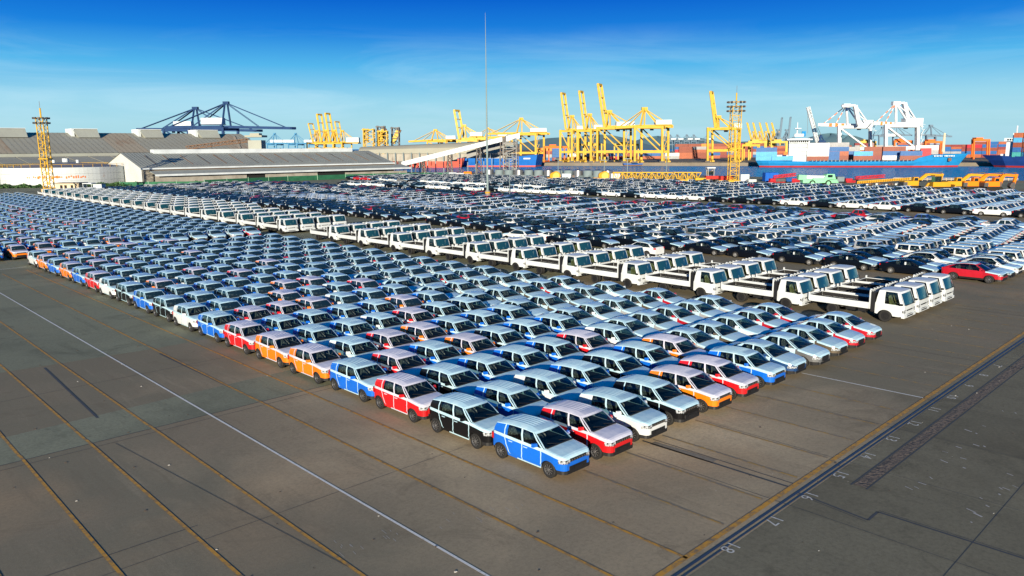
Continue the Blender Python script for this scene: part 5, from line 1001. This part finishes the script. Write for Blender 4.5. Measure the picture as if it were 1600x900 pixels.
    if open_bed:
        q = get('load_bed'); x_ = hw0 * .86; zt = pw(top, L_ - .3); zfl = zt - .46
        q.lo(-x_, sb1 + .05 - L_ / 2, zfl - .03, x_, L_ / 2 - .06, zfl, 'bed_floor')
        for sd_ in (-1, 1): q.lo(sd_ * x_, sb1 + .05 - L_ / 2, zfl, sd_ * (x_ + .02), L_ / 2 - .04, zt - .01, 'bed_floor')
        q.lo(-x_, sb1 - L_ / 2 + .02, zfl, x_, sb1 + .06 - L_ / 2, zt + .02, 'paint'); q.lo(-x_, L_ / 2 - .07, zfl, x_, L_ / 2 - .02, zt - .01, 'paint')
    if p.get('spare'):
        w_, r_ = wheel(.34, .2, 0); q = get('spare_wheel'); o = M(); o.add(w_); o.add(r_); o.v = [(y, L_ / 2 + .12 + x, z + .82) for x, y, z in o.v]; q.add(o)
    if res == 2:
        yb = -L_ / 2; sc_ = 'cab_seat' if p.get('cab') else 'seat'; bt = pw(top, (sb0 + sb1) / 2)
        if not p.get('cab'):
            q = get('dashboard'); q.hull8([(-hw0 * .86, yb + sb0 + .02, .6), (hw0 * .86, yb + sb0 + .02, .6), (hw0 * .86, yb + sb0 + .55, .6), (-hw0 * .86, yb + sb0 + .55, .6), (-hw0 * .84, yb + sb0 + .05, bt - .06), (hw0 * .84, yb + sb0 + .05, bt - .06), (hw0 * .84, yb + sb0 + .5, bt - .02), (-hw0 * .84, yb + sb0 + .5, bt - .02)], 'plastic_black')
            q = get('interior'); q.lo(-hw0 * .88, yb + sb0, .46, hw0 * .88, yb + sb1 - .1, .52, 'plastic_black'); [q.lo(sd_ * hw0 * .90, yb + sb0 + .1, .5, sd_ * hw0 * .885, yb + sb1 - .12, bt - .03, 'plastic_black') for sd_ in (-1, 1)]; q.lo(-hw0 * .88, yb + sb1 - .16, .5, hw0 * .88, yb + sb1 - .12, bt - .02, 'plastic_black')
            rows_ = p.get('seats', (sb0 + .95, sb0 + 1.6))
        else: rows_ = (.75,)
        for kk, s in enumerate(rows_):
            for x in (-.36, .36):
                q = get('seat|%d|%d' % (kk, x > 0)); z0 = .55 if not p.get('cab') else 1.1
                q.lo(x - .24, yb + s - .28, z0, x + .24, yb + s + .22, z0 + .16, sc_)
                q.hull8([(x - .23, yb + s + .14, z0 + .1), (x + .23, yb + s + .14, z0 + .1), (x + .23, yb + s + .28, z0 + .1), (x - .23, yb + s + .28, z0 + .1), (x - .19, yb + s + .30, z0 + .6), (x + .19, yb + s + .30, z0 + .6), (x + .19, yb + s + .38, z0 + .66), (x - .19, yb + s + .38, z0 + .66)], sc_)
                q.lo(x - .12, yb + s + .30, z0 + .6, x + .12, yb + s + .37, z0 + .72, sc_)
    if p.get('sticker') and res:
        for sd_ in (-1, 1): get('door_sticker|%d' % sd_).box((sd_ * (hwid(2.3) * .955 + .012), p['sticker'] - L_ / 2, 1.12), (.02, .13, .26), 'house_white')
    for mm, par in P.values(): mm.v = [(x, y, z * ZS + .02) for x, y, z in mm.v]
    out = [(n_.split('|')[0].rstrip('0123456789'), mm, par, (0, 0, 0)) for n_, (mm, par) in P.items()]
    R *= .97
    t, q = wheel(R, p.get('tw', .18), res, p.get('rim', 'alloy'), p.get('spokes', 8)); tm, qm = t.mirror_x(), q.mirror_x()
    for a in axs:
        for sd_ in (-1, 1):
            x = sd_ * (hw0 - p.get('tw', .18) / 2 - .015); loc = (x, a - L_ / 2, R)
            out.append(('wheel', t if sd_ > 0 else tm, None, loc)); out.append(('rim', q if sd_ > 0 else qm, 'wheel', loc))
    return out

SPEC = {}
SPEC['hatch'] = dict(seats=(1.85, 2.55), plan=[(0, .74), (.04, .84), (.10, .91), (.22, .965), (.45, 1), (3.0, 1), (3.3, .975), (3.48, .93), (3.57, .84)], L=3.57, W=1.52, H=1.60, R=.31, wf=.68, wr=3.06, gc=.25, top=[(0, .80), (.03, .88), (.08, .93), (.16, .965), (.5, 1.015), (.92, 1.055), (1.0, 1.06), (2.2, 1.07), (3.1, 1.09), (3.45, 1.08), (3.57, 1.0)],
    gh=(.92, 1.50, 3.36, 3.53), wt=.60, roofc=.065, peak=.30, doors=[1.03, 1.93, 2.72], belt_film=True, ribs=True, rail_film=True, hatch=True, clad=False, crown=.03, shoulder=.13,
    cuts=[(.92, 1.50, 'p'), (1.03, 1.58, 'g'), (1.90, 2.02, 'p'), (1.99, 2.10, 'g'), (2.72, 2.72, 'r'), (3.53, 3.36, 'p')], tail=(.74, .98), tw=.17, spokes=10, rim='alloy',
    tape=[(1.03, .022, .26, [0, .0, -.01, .0, .0]), (1.95, .022, .26, [0, .01, 0, 0, 0]), (2.74, .022, .30, [-.22, -.13, .0, .08, .12])], sill_tape=(1.03, 2.6), quarter_tape=(2.86, 2.86),
    face=dict(grille=(.745, .86, .40), teeth=6, intake=(.34, .57, .44), lamp=(.70, .84), lampx=.42, lampl=.24, lip=True), handle_mat='film')
SPEC['sedan'] = dict(seats=(1.75, 2.3), plan=[(0, .60), (.05, .76), (.14, .87), (.3, .95), (.6, 1), (3.2, 1), (3.7, .96), (3.9, .88), (3.99, .76)], L=3.99, W=1.73, H=1.51, R=.31, wf=.80, wr=3.25, gc=.2, top=[(0, .62), (.05, .74), (.25, .84), (.7, .93), (1.08, 1.0), (2.2, 1.02), (3.3, 1.04), (3.6, 1.04), (3.9, 1.0), (3.99, .9)],
    gh=(1.08, 1.82, 2.85, 3.48), wt=.59, roofc=.05, doors=[1.2, 2.1, 2.95], door_film=True, rail_film=True, boot_film=True, crown=.04,
    cuts=[(1.08, 1.82, 'p'), (1.22, 1.90, 'g'), (2.08, 2.2, 'p'), (2.16, 2.28, 'g'), (3.0, 2.72, 'p'), (3.48, 2.85, 'p')], tail=(.74, .92), tw=.18, spokes=10,
    face=dict(grille=(.42, .68, .36), intake=(.26, .38, .55), lamp=(.56, .67), lampx=.50, lampl=.30), mirror_mat='paint')
SPEC['saloon'] = dict(sticker=2.46, rim='alloy_bright', L=4.65, W=1.80, H=1.42, R=.32, wf=.93, wr=3.63, gc=.18, top=[(0, .58), (.05, .70), (.3, .80), (.9, .91), (1.35, .97), (2.4, .98), (3.6, 1.02), (4.2, 1.03), (4.55, 1.0), (4.65, .9)],
    gh=(1.35, 2.1, 3.1, 4.1), wt=.58, roofc=.06, doors=[1.45, 2.45, 3.3], roof_film=False, crown=.04,
    cuts=[(1.35, 2.1, 'k'), (1.5, 2.18, 'g'), (2.42, 2.5, 'k'), (2.5, 2.58, 'g'), (3.55, 3.0, 'p'), (4.1, 3.1, 'p')], tail=(.76, .9), tw=.2, spokes=10, face=dict(grille=(.5, .66, .5), intake=(.25, .4, .6), lamp=(.54, .63), lampx=.5, lampl=.26))
SPEC['suv'] = dict(seats=(2.3, 3.1), L=4.45, W=1.81, H=1.66, R=.35, wf=.88, wr=3.5, gc=.24, top=[(0, .72), (.05, .86), (.25, .95), (.9, 1.03), (1.25, 1.07), (2.4, 1.08), (4.0, 1.13), (4.35, 1.1), (4.45, .98)],
    gh=(1.2, 2.0, 3.6, 4.32), wt=.60, roofc=.09, peak=.3, doors=[1.35, 2.35, 3.2], clad=True, hatch=True, roof_rails=True, roof_film=True, crown=.04,
    cuts=[(1.2, 2.0, 'p'), (1.34, 2.08, 'g'), (2.3, 2.4, 'k'), (2.38, 2.48, 'g'), (3.9, 3.42, 'p'), (4.32, 3.6, 'p')], tail=(.9, 1.08), tw=.22, spokes=8, face=dict(grille=(.62, .84, .5), intake=(.32, .52, .6), lamp=(.72, .85), lampx=.52, lampl=.28))
SPEC['boxy'] = dict(L=3.60, W=1.64, H=1.73, R=.35, wf=.72, wr=2.97, gc=.28, top=[(0, .95), (.03, 1.02), (.1, 1.05), (.5, 1.06), (1.12, 1.09), (3.5, 1.10), (3.6, 1.08)], plan=[(0, .93), (.05, .97), (.2, 1), (3.4, 1), (3.6, .96)],
    gh=(1.12, 1.38, 3.5, 3.58), wt=.68, roofc=.02, doors=[1.2, 2.25], clad=True, hatch=True, crown=.02, ribs=False, spare=True,
    cuts=[(1.12, 1.38, 'p'), (1.22, 1.46, 'g'), (2.2, 2.2, 'p'), (2.34, 2.34, 'g'), (3.36, 3.3, 'p'), (3.58, 3.5, 'p')], tail=(.55, .68), tw=.2, rim='alloy', spokes=5, side_glass='glass', face=dict(grille=(.72, .92, .55), intake=(.45, .58, .6), lamp=(.74, .9), lampx=.5, lampl=.05))
SPEC['pickup'] = dict(rim='alloy_bright', L=5.25, W=1.85, H=1.80, R=.38, wf=.98, wr=4.05, gc=.32, top=[(0, .82), (.05, 1.0), (.3, 1.07), (1.2, 1.14), (1.5, 1.16), (3.45, 1.18), (3.5, 1.14), (5.15, 1.14), (5.25, 1.1)], plan=[(0, .84), (.07, .93), (.25, .98), (.5, 1), (5.0, 1), (5.25, .96)],
    gh=(1.4, 2.05, 3.2, 3.5), wt=.64, roofc=.03, doors=[1.5, 2.5, 3.35], bed=True, clad=False, crown=.05, roof_film=True, hood_film=True,
    cuts=[(1.4, 2.05, 'p'), (1.53, 2.12, 'g'), (2.42, 2.5, 'p'), (2.5, 2.58, 'g'), (3.25, 3.05, 'p'), (3.5, 3.2, 'p')], tail=(.82, 1.1), tw=.24, spokes=6, face=dict(grille=(.62, .92, .42), intake=(.42, .58, .6), lamp=(.82, .96), lampx=.46, lampl=.3))
SPEC['cabp'] = dict(L=1.75, W=2.0, H=2.28, R=.40, wf=1.12, wr=None, gc=.46, top=[(0, 1.24), (.03, 1.28), (1.75, 1.32)], plan=[(0, .92), (.05, .965), (.18, 1), (1.75, 1)],
    gh=(.03, .34, 1.58, 1.73), wt=.88, roofc=.02, doors=[.28, 1.25], roof_film=False, hood_film=False, crown=.02, cab=True, teal=True, rim='plastic_black', spokes=6, glass='glass',
    cuts=[(.03, .34, 'p'), (.22, .50, 'g'), (1.18, 1.18, 'p'), (1.73, 1.58, 'p')], tw=.2, mirror=.12, mirror_mat='plastic_black', face=dict(grille=(.86, .94, .5), intake=(.5, .56, .6), lamp=(.70, .98), lampx=.70, lampl=.10), tail=(-9, -8.9))
def truck(res):
    L_ = 6.15; cab = [list(q) for q in car(SPEC['cabp'], res)]; dy = -(L_ - 1.75) / 2; out = []
    ren = {'body': 'cab', 'roof': 'cab_roof', 'front_door': 'cab_door', 'tailgate': 'cab'}
    for n_, mm, par, loc in cab:
        if n_ in ('tail_light', 'boot_lid', 'hood') and res == 0: continue
        if n_ == 'tail_light': continue
        o = M(); o.add(mm, 0, dy if n_ not in ('wheel', 'rim') else 0, 0)
        out.append((ren.get(n_, n_), o, par, (0, 0, 0) if n_ not in ('wheel', 'rim') else (loc[0], loc[1] + dy, loc[2])))
    y = lambda s: s - L_ / 2
    b = M(); b.prism([(-.98, y(-.06)), (.98, y(-.06)), (1.0, y(.12)), (-1.0, y(.12))], .40, .60, 'truck_white'); b.lo(-.5, y(-.068), .46, .5, y(-.06), .55, 'plastic_black') if res else 0; out.append(('front_bumper', b, None, (0, 0, 0)))
    z0, z1 = .88, 1.22; s0, s1 = 2.12, 6.10
    q = M(); q.lo(-.96, y(s0), z0 - .08, .96, y(s1), z0, 'bed_floor'); out.append(('bed_floor', q, None, (0, 0, 0)))
    for sd_ in (-1, 1):
        q = M(); q.lo(sd_ * .97, y(s0), z0 - .1, sd_ * 1.01, y(s1), z1, 'truck_white')
        if res:
            q.lo(sd_ * .955, y(s0), z1 - .03, sd_ * 1.02, y(s1), z1 + .012, 'truck_white'); q.lo(sd_ * .96, y(s0 + .02), z0 + .01, sd_ * .966, y(s1 - .04), z1 - .04, 'bed_floor')
        out.append(('side_board', q, None, (0, 0, 0)))
    q = M(); q.lo(-.955, y(s1 - .04), z0 - .1, .955, y(s1), z1, 'truck_white'); q.lo(-.95, y(s1 - .05), z0 + .01, .95, y(s1 - .042), z1 - .03, 'bed_floor'); out.append(('tail_board', q, None, (0, 0, 0)))
    for sd_ in (-1, 1): q = M(); q.lo(sd_ * .9, y(s1 - .05), z0, sd_ * 1.03, y(s1 + .03), z1 + .20, 'truck_white'); out.append(('corner_post', q, None, (0, 0, 0)))
    q = M(); ys = y(s0 - .03)
    for x in (-.97, .97): q.lo(x - .04, ys - .04, z0 - .1, x + .04, ys + .04, 2.12, 'truck_white')
    q.lo(-1, ys - .02, z0 - .1, 1, ys + .02, 1.5, 'truck_white'); q.lo(-1, ys - .04, 2.08, 1, ys + .04, 2.16, 'truck_white')
    if res:
        for i in range(7): x = -.84 + i * .28; q.lo(x - .02, ys - .02, 1.5, x + .02, ys + .02, 2.08, 'truck_white')
        for i in range(8): x = -.85 + i * .243; q.lo(x - .05, ys - .05, 2.16, x + .05, ys + .05, 2.21, 'plastic_black' if i % 2 else 'truck_white')
    out.append(('headboard', q, None, (0, 0, 0)))
    q = M()
    for x in (-.36, .36): q.lo(x - .05, y(1.2), .6, x + .05, y(6.0), .82, 'plastic_black')
    if res:
        for s in (2.1, 2.9, 3.7, 4.5, 5.3, 5.9): q.lo(-.9, y(s) - .04, .82, .9, y(s) + .04, .90, 'plastic_black')
        for s, wd, x, h in ((2.35, .5, -.7, .32), (3.05, .6, -.68, .3), (2.6, .7, .7, .34), (3.5, .3, .66, .26)): q.lo(x - .16, y(s), .48, x + .16, y(s + wd), .48 + h, 'plastic_black')
        q.lo(-.8, y(6.05), .5, .8, y(6.12), .62, 'plastic_black'); q.lo(-.99, y(1.78), .6, .99, y(2.02), 2.0, 'plastic_black')  # tall black block fills the gap behind the cab, standing for its shade
        q.tube((-.3, y(1.9), .6), (-.3, y(4.2), .55), .06, 'alloy', 6)
    out.append(('chassis', q, None, (0, 0, 0)))
    for n_, mm, par, loc in out:
        if n_ in ('front_bumper', 'bed_floor', 'side_board', 'tail_board', 'corner_post', 'headboard', 'chassis'): mm.v = [(x_, y_, z_ * ZS + .02) for x_, y_, z_ in mm.v]
    t, r_ = wheel(.37, .2, res, 'plastic_black', 6)
    t2 = M(); t2.add(t); t2.add(t, -.24); tm, qm = t2.mirror_x(), r_.mirror_x()
    for sd_ in (-1, 1):
        loc = (sd_ * .87, y(4.52), .37); out.append(('wheel', t2 if sd_ > 0 else tm, None, loc)); out.append(('rim', r_ if sd_ > 0 else qm, 'wheel', loc))
    for i, q in enumerate(out):
        for a in range(len(q[1].mats)):
            if q[1].mats[a] in ('paint', 'film'): q[1].mats[a] = 'truck_white'
    # the cab's own front rims are dark steel too
    for n_, mm, par, loc in out:
        if n_ == 'rim': mm.mats = ['plastic_black' if k == 'alloy' and False else k for k in mm.mats]
    return out
MODEL = {}
def model(kind, res):
    if (kind, res) not in MODEL: MODEL[kind, res] = truck(res) if kind == 'truck' else car(SPEC[kind], res)
    return MODEL[kind, res]
CACHE = {}
WARM = {'paint_red', 'paint_orange'}
KEEP = {'windscreen', 'roof', 'hood', 'wheel', 'side_board', 'cab', 'cab_roof', 'headboard', 'bed_floor', 'boot_lid', 'rear_window'}
def mesh_of(kind, res, key, pick, colour):
    c = (kind, res, key, colour)
    if c not in CACHE:
        mm = M()
        for i in pick:
            n_, q, par, loc = model(kind, res)[i]
            mm.add(q, *(loc if key.startswith('*') else (0, 0, 0)))
        CACHE[c] = mm.mesh(key.strip('*').split('#')[0] or kind, sub={'paint': colour, 'film': 'film_warm' if colour in WARM else 'film'})
    return CACHE[c]
NAMEK = {'hatch': 'compact_hatchback', 'sedan': 'small_sedan', 'truck': 'flatbed_truck', 'saloon': 'saloon_car', 'suv': 'suv_car', 'boxy': 'off_road_car', 'pickup': 'pickup_truck'}
CATK = {'hatch': 'hatchback', 'sedan': 'sedan', 'truck': 'truck', 'saloon': 'saloon', 'suv': 'suv', 'boxy': 'off-roader', 'pickup': 'pickup'}
def place(kind, colour, x, y, lod, label, group, rz=0.):
    nm = NAMEK[kind]
    if lod == 1 or lod == 0:
        ps = range(len(model(kind, lod)))
        o = link(nm, mesh_of(kind, lod, '*' + nm, ps, colour), None, (x, y, 0)); o.rotation_euler = (0, 0, rz); return tag(o, label, CATK[kind], group)
    res = 2 if lod == 3 else 1; md = model(kind, res)
    t = thing(nm, label, CATK[kind], (x, y, 0), rz, group); wl = None; rest = []
    for i, (n_, q, par, loc) in enumerate(md):
        if par and lod == 3:
            link(n_, mesh_of(kind, res, n_ + '#%d' % i, [i], colour), wl)
        elif par: continue
        elif lod == 3 or n_ in KEEP:
            if n_ == 'wheel' and lod == 2:
                key = 'wheel#%d' % i; c = (kind, res, key, 'lod2')
                if c not in CACHE: mm = M(); mm.add(q); mm.add(md[i + 1][1]); CACHE[c] = mm.mesh('wheel')
                o = link('wheel', CACHE[c], t, loc)
            else: o = link(n_, mesh_of(kind, res, n_ + '#%d' % i, [i], colour), t, loc)
            if n_ == 'wheel': wl = o
        else: rest.append(i)
    if rest: link('body', mesh_of(kind, res, 'body#rest', rest, colour), t)
    return t
def stuff_block(name, kind, items, label, cat):
    """the many far vehicles of one kind as one mesh of low-detail bodies; items: (x, y, colour, rz)"""
    if not items: return
    mm = M()
    for n_, q, par, loc in model(kind, 0):
        if n_ in ('wiper', 'door_handle', 'wing_mirror'): continue
        mm.add(q, *loc)
    V = np.array(mm.v, dtype=np.float32); nf = len(mm.f); cols = sorted({i[2] for i in items})
    keys = [k for k in mm.mats if k != 'paint'] + cols; nv = len(V)
    me = bpy.data.meshes.new(name); n_ = len(items)
    allv = np.tile(V, (n_, 1)).reshape(n_, nv, 3)
    for i, it in enumerate(items):
        if it[3]: allv[i, :, :2] *= -1
        allv[i, :, 0] += it[0]; allv[i, :, 1] += it[1]
    lens = np.array([len(f) for f in mm.f], dtype=np.int32); flat = np.array([v for f in mm.f for v in f], dtype=np.int32)
    me.vertices.add(n_ * nv); me.vertices.foreach_set('co', allv.ravel())
    loops = (flat[None, :] + (np.arange(n_) * nv)[:, None]).ravel(); me.loops.add(len(loops)); me.loops.foreach_set('vertex_index', loops.astype(np.int32))
    ln_ = np.tile(lens, n_); me.polygons.add(len(ln_)); st_ = np.concatenate([[0], np.cumsum(ln_)[:-1]]).astype(np.int32)
    me.polygons.foreach_set('loop_start', st_)
    pm = np.zeros((n_, nf), dtype=np.int32); base = np.array([-1 if mm.mats[k] == 'paint' else keys.index(mm.mats[k]) for k in mm.m])
    for i, it in enumerate(items): pm[i] = np.where(base < 0, keys.index(it[2]), base)
    for k in keys: me.materials.append(MATS[k])
    me.polygons.foreach_set('material_index', pm.ravel()); me.update(calc_edges=True)
    tag(link(name, me), label, cat, kind='stuff')

CN = {'paint_blue': 'bright blue', 'paint_red': 'red', 'paint_orange': 'orange', 'paint_white': 'white', 'paint_black': 'black', 'paint_navy': 'navy blue', 'paint_grey': 'grey', 'paint_bronze': 'bronze', 'paint_crimson': 'dark red', 'paint_silver': 'silver', 'paint_dark': 'near-black', 'paint_deep_blue': 'deep blue'}
VEH = []      # kind, colour, x, y, rz, label
rv = random.Random(21)
B_, Rr, O_, W__, K_ = 'paint_blue', 'paint_red', 'paint_orange', 'paint_white', 'paint_black'
CC = {'b': B_, 'r': Rr, 'o': O_, 'w': W__, 'k': K_, 'n': 'paint_navy', 'g': 'paint_grey', 'z': 'paint_bronze', 'c': 'paint_crimson', 's': 'paint_silver'}
# colours of the nearest compact cars, line by line from the open lane, front to back
HC = ['bkrbooRbwkbkwrbobow'.lower(), 'rbkrwbbrbbkowbkrbob', 'wwbbrbbrkkbwbkbrbow', 'kbboowboobbbrbbkbwb', 'okbkbrbwbobrbbbkbbr', 'rbrbbkobwrbbkbbobbb', 'bowbbkbbrbwbobbkbbr']
SC_ = ['nsszwnzssggsrszsn', 'gzswzgsnszsgrswzs', 'zwrsgzsrsnwgzsrsg', 'rrszgrwsszrgswnsz', 'rrsrwwsgsrwssczgs']
X0 = 18.62
def bend(x, y): return x - 2.3 * (x - 17.5) / 27 * min(1, max(0, (y - 17) / 32))     # the lines close up slightly toward the back
for k in range(7):
    for j_ in range(19):
        VEH.append(('hatch', CC[HC[k][j_]], bend(X0 + 2.345 * k, 18 + 3.8 * j_) + rv.gauss(0, .035), 16.1 + 1.785 + 3.805 * j_ + rv.gauss(0, .05), 0, '%s compact hatchback, ' + nth(j_ + 1) + ' back in the ' + nth(k + 1) + ' line from the open lane', 'compact hatchbacks in the front block'))
for k in range(5):
    for j_ in range(17):
        c = SC_[k][j_].replace('r', 'c'); x = bend(X0 + 2.345 * 7 + .1 + 2.36 * k, 18 + 4.13 * j_)
        VEH.append(('sedan', CC[c], x + rv.gauss(0, .035), 16.1 + 2.0 + 4.13 * j_ + rv.gauss(0, .05), 0, '%s small sedan, ' + nth(j_ + 1) + ' back in the ' + nth(k + 1) + ' line beyond the hatchbacks', 'small sedans in the front block'))
F2 = 'oobwobb'
for k in range(-2, 7):
    for j_ in range(15):
        c = F2[k] if (j_ == 0 and k >= 0) else rv.choice('bbbbbbwwkror')
        VEH.append(('hatch', CC[c], 18.3 + 2.345 * k + rv.gauss(0, .04), 92.2 + 1.785 + 3.80 * j_, 0, '%s compact hatchback of the second block, ' + nth(j_ + 1) + ' back in its ' + nth(k + 3) + ' line', 'compact hatchbacks in the second block'))
for k in range(5):
    for j_ in range(14):
        c = 'gzgsc'[k] if j_ == 0 else rv.choice('ssgzwnsc')
        VEH.append(('sedan', CC[c], 18.3 + 2.345 * 7 + .1 + 2.3 * k, 92.4 + 2.0 + 4.1 * j_, 0, '%s small sedan of the second block, ' + nth(j_ + 1) + ' back in its ' + nth(k + 1) + ' line', 'small sedans in the second block'))
for k in range(2, 12):
    for j_ in range(17):
        hatch = k < 7; kind = 'hatch' if hatch else 'sedan'
        c = rv.choice('bbbbbwkro') if hatch else rv.choice('ssgwn')
        VEH.append((kind, CC[c], 18.3 + 2.345 * k, 151.6 + 1.9 + (3.8 if hatch else 4.1) * j_, 0, '%s ' + ('hatchback' if hatch else 'small sedan') + ' of the rearmost block, ' + nth(j_ + 1) + ' back in its ' + nth(k - 1) + ' line', 'cars in the rearmost block'))
for k in range(4):
    for j_ in range(11):
        yf = 16.7 + 6.37 * j_; x = 49.35 + 2.55 * k + max(0, 1.8 * (1 - (yf - 16) / 20))
        VEH.append(('truck', 'truck_white', x, yf + 3.08, 0, 'white flatbed truck, ' + nth(j_ + 1) + ' back in the ' + nth(k + 1) + ' line of trucks beyond the sedans', 'flatbed trucks in the front block'))
for k in range(5):
    for j_ in range(20):
        yf = 93.6 + 6.37 * j_
        if k >= 4 and j_ < 5: continue
        VEH.append(('truck', 'truck_white', 49.6 + 2.5 * k, yf + 3.08, 0, 'white flatbed truck of the rear truck block, ' + nth(j_ + 1) + ' back in its ' + nth(k + 1) + ' line', 'flatbed trucks in the rear block'))
# field beyond the trucks
def drift(x, y): return x + max(0, .9 * (1 - (y - 16) / 26))
LINES_C = []
for i in range(21):
    if i < 2: mix = [('saloon', 'knkkn'.replace('n', 'k'))]
    elif i == 2: mix = [('suv', 'kwkcnwk'), ('saloon', 'kkw')]
    elif i == 3: mix = [('suv', 'knkwk')]
    elif i < 8: mix = [('boxy', 'swswgw')]
    elif i == 8: mix = [('suv', 'wwskr'), ('pickup', 'wwr')]
    elif i < 16: mix = [('pickup', 'wwwwwwwwk')]
    else: mix = [('suv', 'knkwcn'), ('saloon', 'kwkn'), ('pickup', 'kwck')]
    LINES_C.append((70.0 + 2.36 * i, mix))
PITCH = {'saloon': 4.95, 'suv': 4.8, 'boxy': 3.95, 'pickup': 5.45}
CW = {'k': 'paint_dark', 'n': 'paint_navy', 'w': 'paint_white', 'g': 'paint_grey', 's': 'paint_silver', 'c': 'paint_crimson', 'r': 'paint_crimson', 'd': 'paint_deep_blue'}
MAST = (110.0, 121.3)
for i, (xc, mix) in enumerate(LINES_C):
    for b0, b1, bn in ((16.2, 89, 'near'), (95 if i < 9 else 90.5, 236, 'far')):
        y = b0; n_ = 0
        if i > 9: y += (i - 9) * .25
        base = mix[0][0]; first_red = i == 0 and bn == 'near'
        while y < b1 - i * .2:
            kd, cs = rv.choice(mix) if rv.random() < .9 else mix[0]
            if i >= 2 and bn == 'far' and y > 150 and rv.random() < .35: kd, cs = ('saloon', 'knwc') if base != 'boxy' else ('suv', 'kws')
            col = rv.choice(cs)
            if 9 <= i < 17 and y > 55 and rv.random() < .25: col = rv.choice('kcnw')
            if i >= 17 and rv.random() < .2: col = rv.choice('dcd')
            if first_red and n_ == 0: kd, col = 'suv', 'c'
            if i == 1 and bn == 'near' and n_ == 0: kd, col = 'saloon', 'k'
            if i == 2 and bn == 'near' and n_ == 0: kd, col = 'suv', 'w'
            pt = PITCH[kd]; n_ += 1
            yc = y + pt / 2 - .15; y += pt
            if abs(xc - MAST[0]) < 2.2 and abs(yc - MAST[1]) < 4.5: continue
            VEH.append((kd, CW[col], drift(xc, yc) + rv.gauss(0, .05), yc, 0, '%s %s of the ' + bn + ' field beyond the trucks, ' + nth(n_) + ' back, ' + nth(i + 1) + ' line', 'vehicles in the %s field beyond the trucks' % bn))
for n_, (kd, c, x, y, rz, lb) in enumerate([('suv', 'w', 64.6, 47.5, PI, 'white estate car with its tail to the viewer beside the trucks'), ('suv', 'w', 64.5, 65.5, PI, 'white estate car parked tail first further back beside the trucks'), ('saloon', 'k', 65.5, 59.0, 0, 'black saloon standing alone between the two reversed white estates'), ('saloon', 'w', 66.9, 62.0, 0, 'white saloon with its wheel showing between the two reversed estates'), ('saloon', 'k', 66.8, 55.0, 0, 'long black saloon just ahead of the nearer reversed white estate')]):
    VEH.append((kd, CW[c], x, y, rz, lb, None))
# far field by the water
for jx in range(28):
    xc = 137.3 + 2.36 * jx; y = 26.0; n_ = 0
    while y < 246:
        n_ += 1; yc = y + 2.6; y += 5.38; lane = False
        if yc > 118 and 137.5 < xc < 150 and yc > 118 + max(0, 0): lane = 141 < xc + (yc - 118) * .16 + 4 and xc > 139 and xc < 138 + min(12, (yc - 112) * .35)
        if lane: continue
        if xc < 152 and yc > 206: continue
        if xc > 196 - max(0, (yc - 90)) * .03: continue
        if jx == 0 and yc > 60: col = rv.choice('wwwkk') if yc < 118 else rv.choice('wwkww')
        elif jx == 0: col = 'wwwwwwwwkkwk'[11 - min(11, n_ - 1)] if n_ < 12 else rv.choice('wk')
        else: col = rv.choice('wwwwkkgw' if rv.random() < .97 else 'rc')
        kd = 'pickup' if jx < 6 or rv.random() < .6 else rv.choice(['suv', 'saloon'])
        VEH.append((kd, CW[col], xc + rv.gauss(0, .06), yc, 0, '%s %s of the waterside field, ' + nth(n_) + ' back in its ' + nth(jx + 1) + ' line', 'vehicles in the waterside field'))
for n_, xx in enumerate((127.2, 129.6, 132.0, 134.4)):
    y = 122.0; k_ = 0
    while y < 204:
        k_ += 1; yc = y + 2.6; y += 5.38
        if n_ < 3 - (yc - 122) / 25: continue
        VEH.append(('pickup', CW[rv.choice('wwwwk' if yc < 165 else 'wkwk')], xx, yc, 0, '%s %s on the near side of the waterside lane, ' + nth(k_) + ' back in its ' + nth(n_ + 1) + ' line', 'pickups on the near side of the waterside lane'))
vis = {}
for v in VEH:
    s_ = seen(v[2], v[3], .8)
    if not s_ or s_[0] < -70 - 2500 / s_[2] or s_[0] > 1670 + 2500 / s_[2] or s_[1] > 940: continue
    vis.setdefault(v[0], []).append((s_[2], v))
word = {'saloon': 'saloon', 'suv': 'sport utility car', 'boxy': 'boxy off-roader', 'pickup': 'pickup'}
counts = {}
for kd, lst in vis.items():
    lst.sort(key=lambda t: t[0]); far = []
    for r_, (d, v) in enumerate(lst):
        _, colr, x, y, rz, lb, grp = v
        if r_ < 298:
            if lb.count('%s') == 2: lb = lb % (CN[colr], word[kd])
            elif '%s' in lb: lb = lb % CN[colr]
            n3, n2 = {'hatch': (50, 85), 'sedan': (62, 85), 'truck': (78, 120), 'saloon': (86, 105), 'suv': (84, 100), 'boxy': (80, 100), 'pickup': (0, 110)}[kd]
            lod = 3 if d < n3 else 2 if d < n2 else 1 if d < 170 else 0
            place(kd, colr, x, y, lod, lb, grp, rz)
        else: far.append((x, y, colr, rz))
    counts[kd] = (len(lst), len(far))
    stuff_block('distant_' + {'saloon': 'saloon_cars', 'suv': 'suv_cars', 'boxy': 'off_road_cars', 'pickup': 'pickup_trucks', 'hatch': 'hatchbacks', 'sedan': 'small_sedans', 'truck': 'flatbed_trucks'}[kd], kd, far, 'the mass of distant %ss too far off to tell apart, parked in long lines' % word.get(kd, CATK[kd]), CATK[kd])
print('VEHICLES', counts)
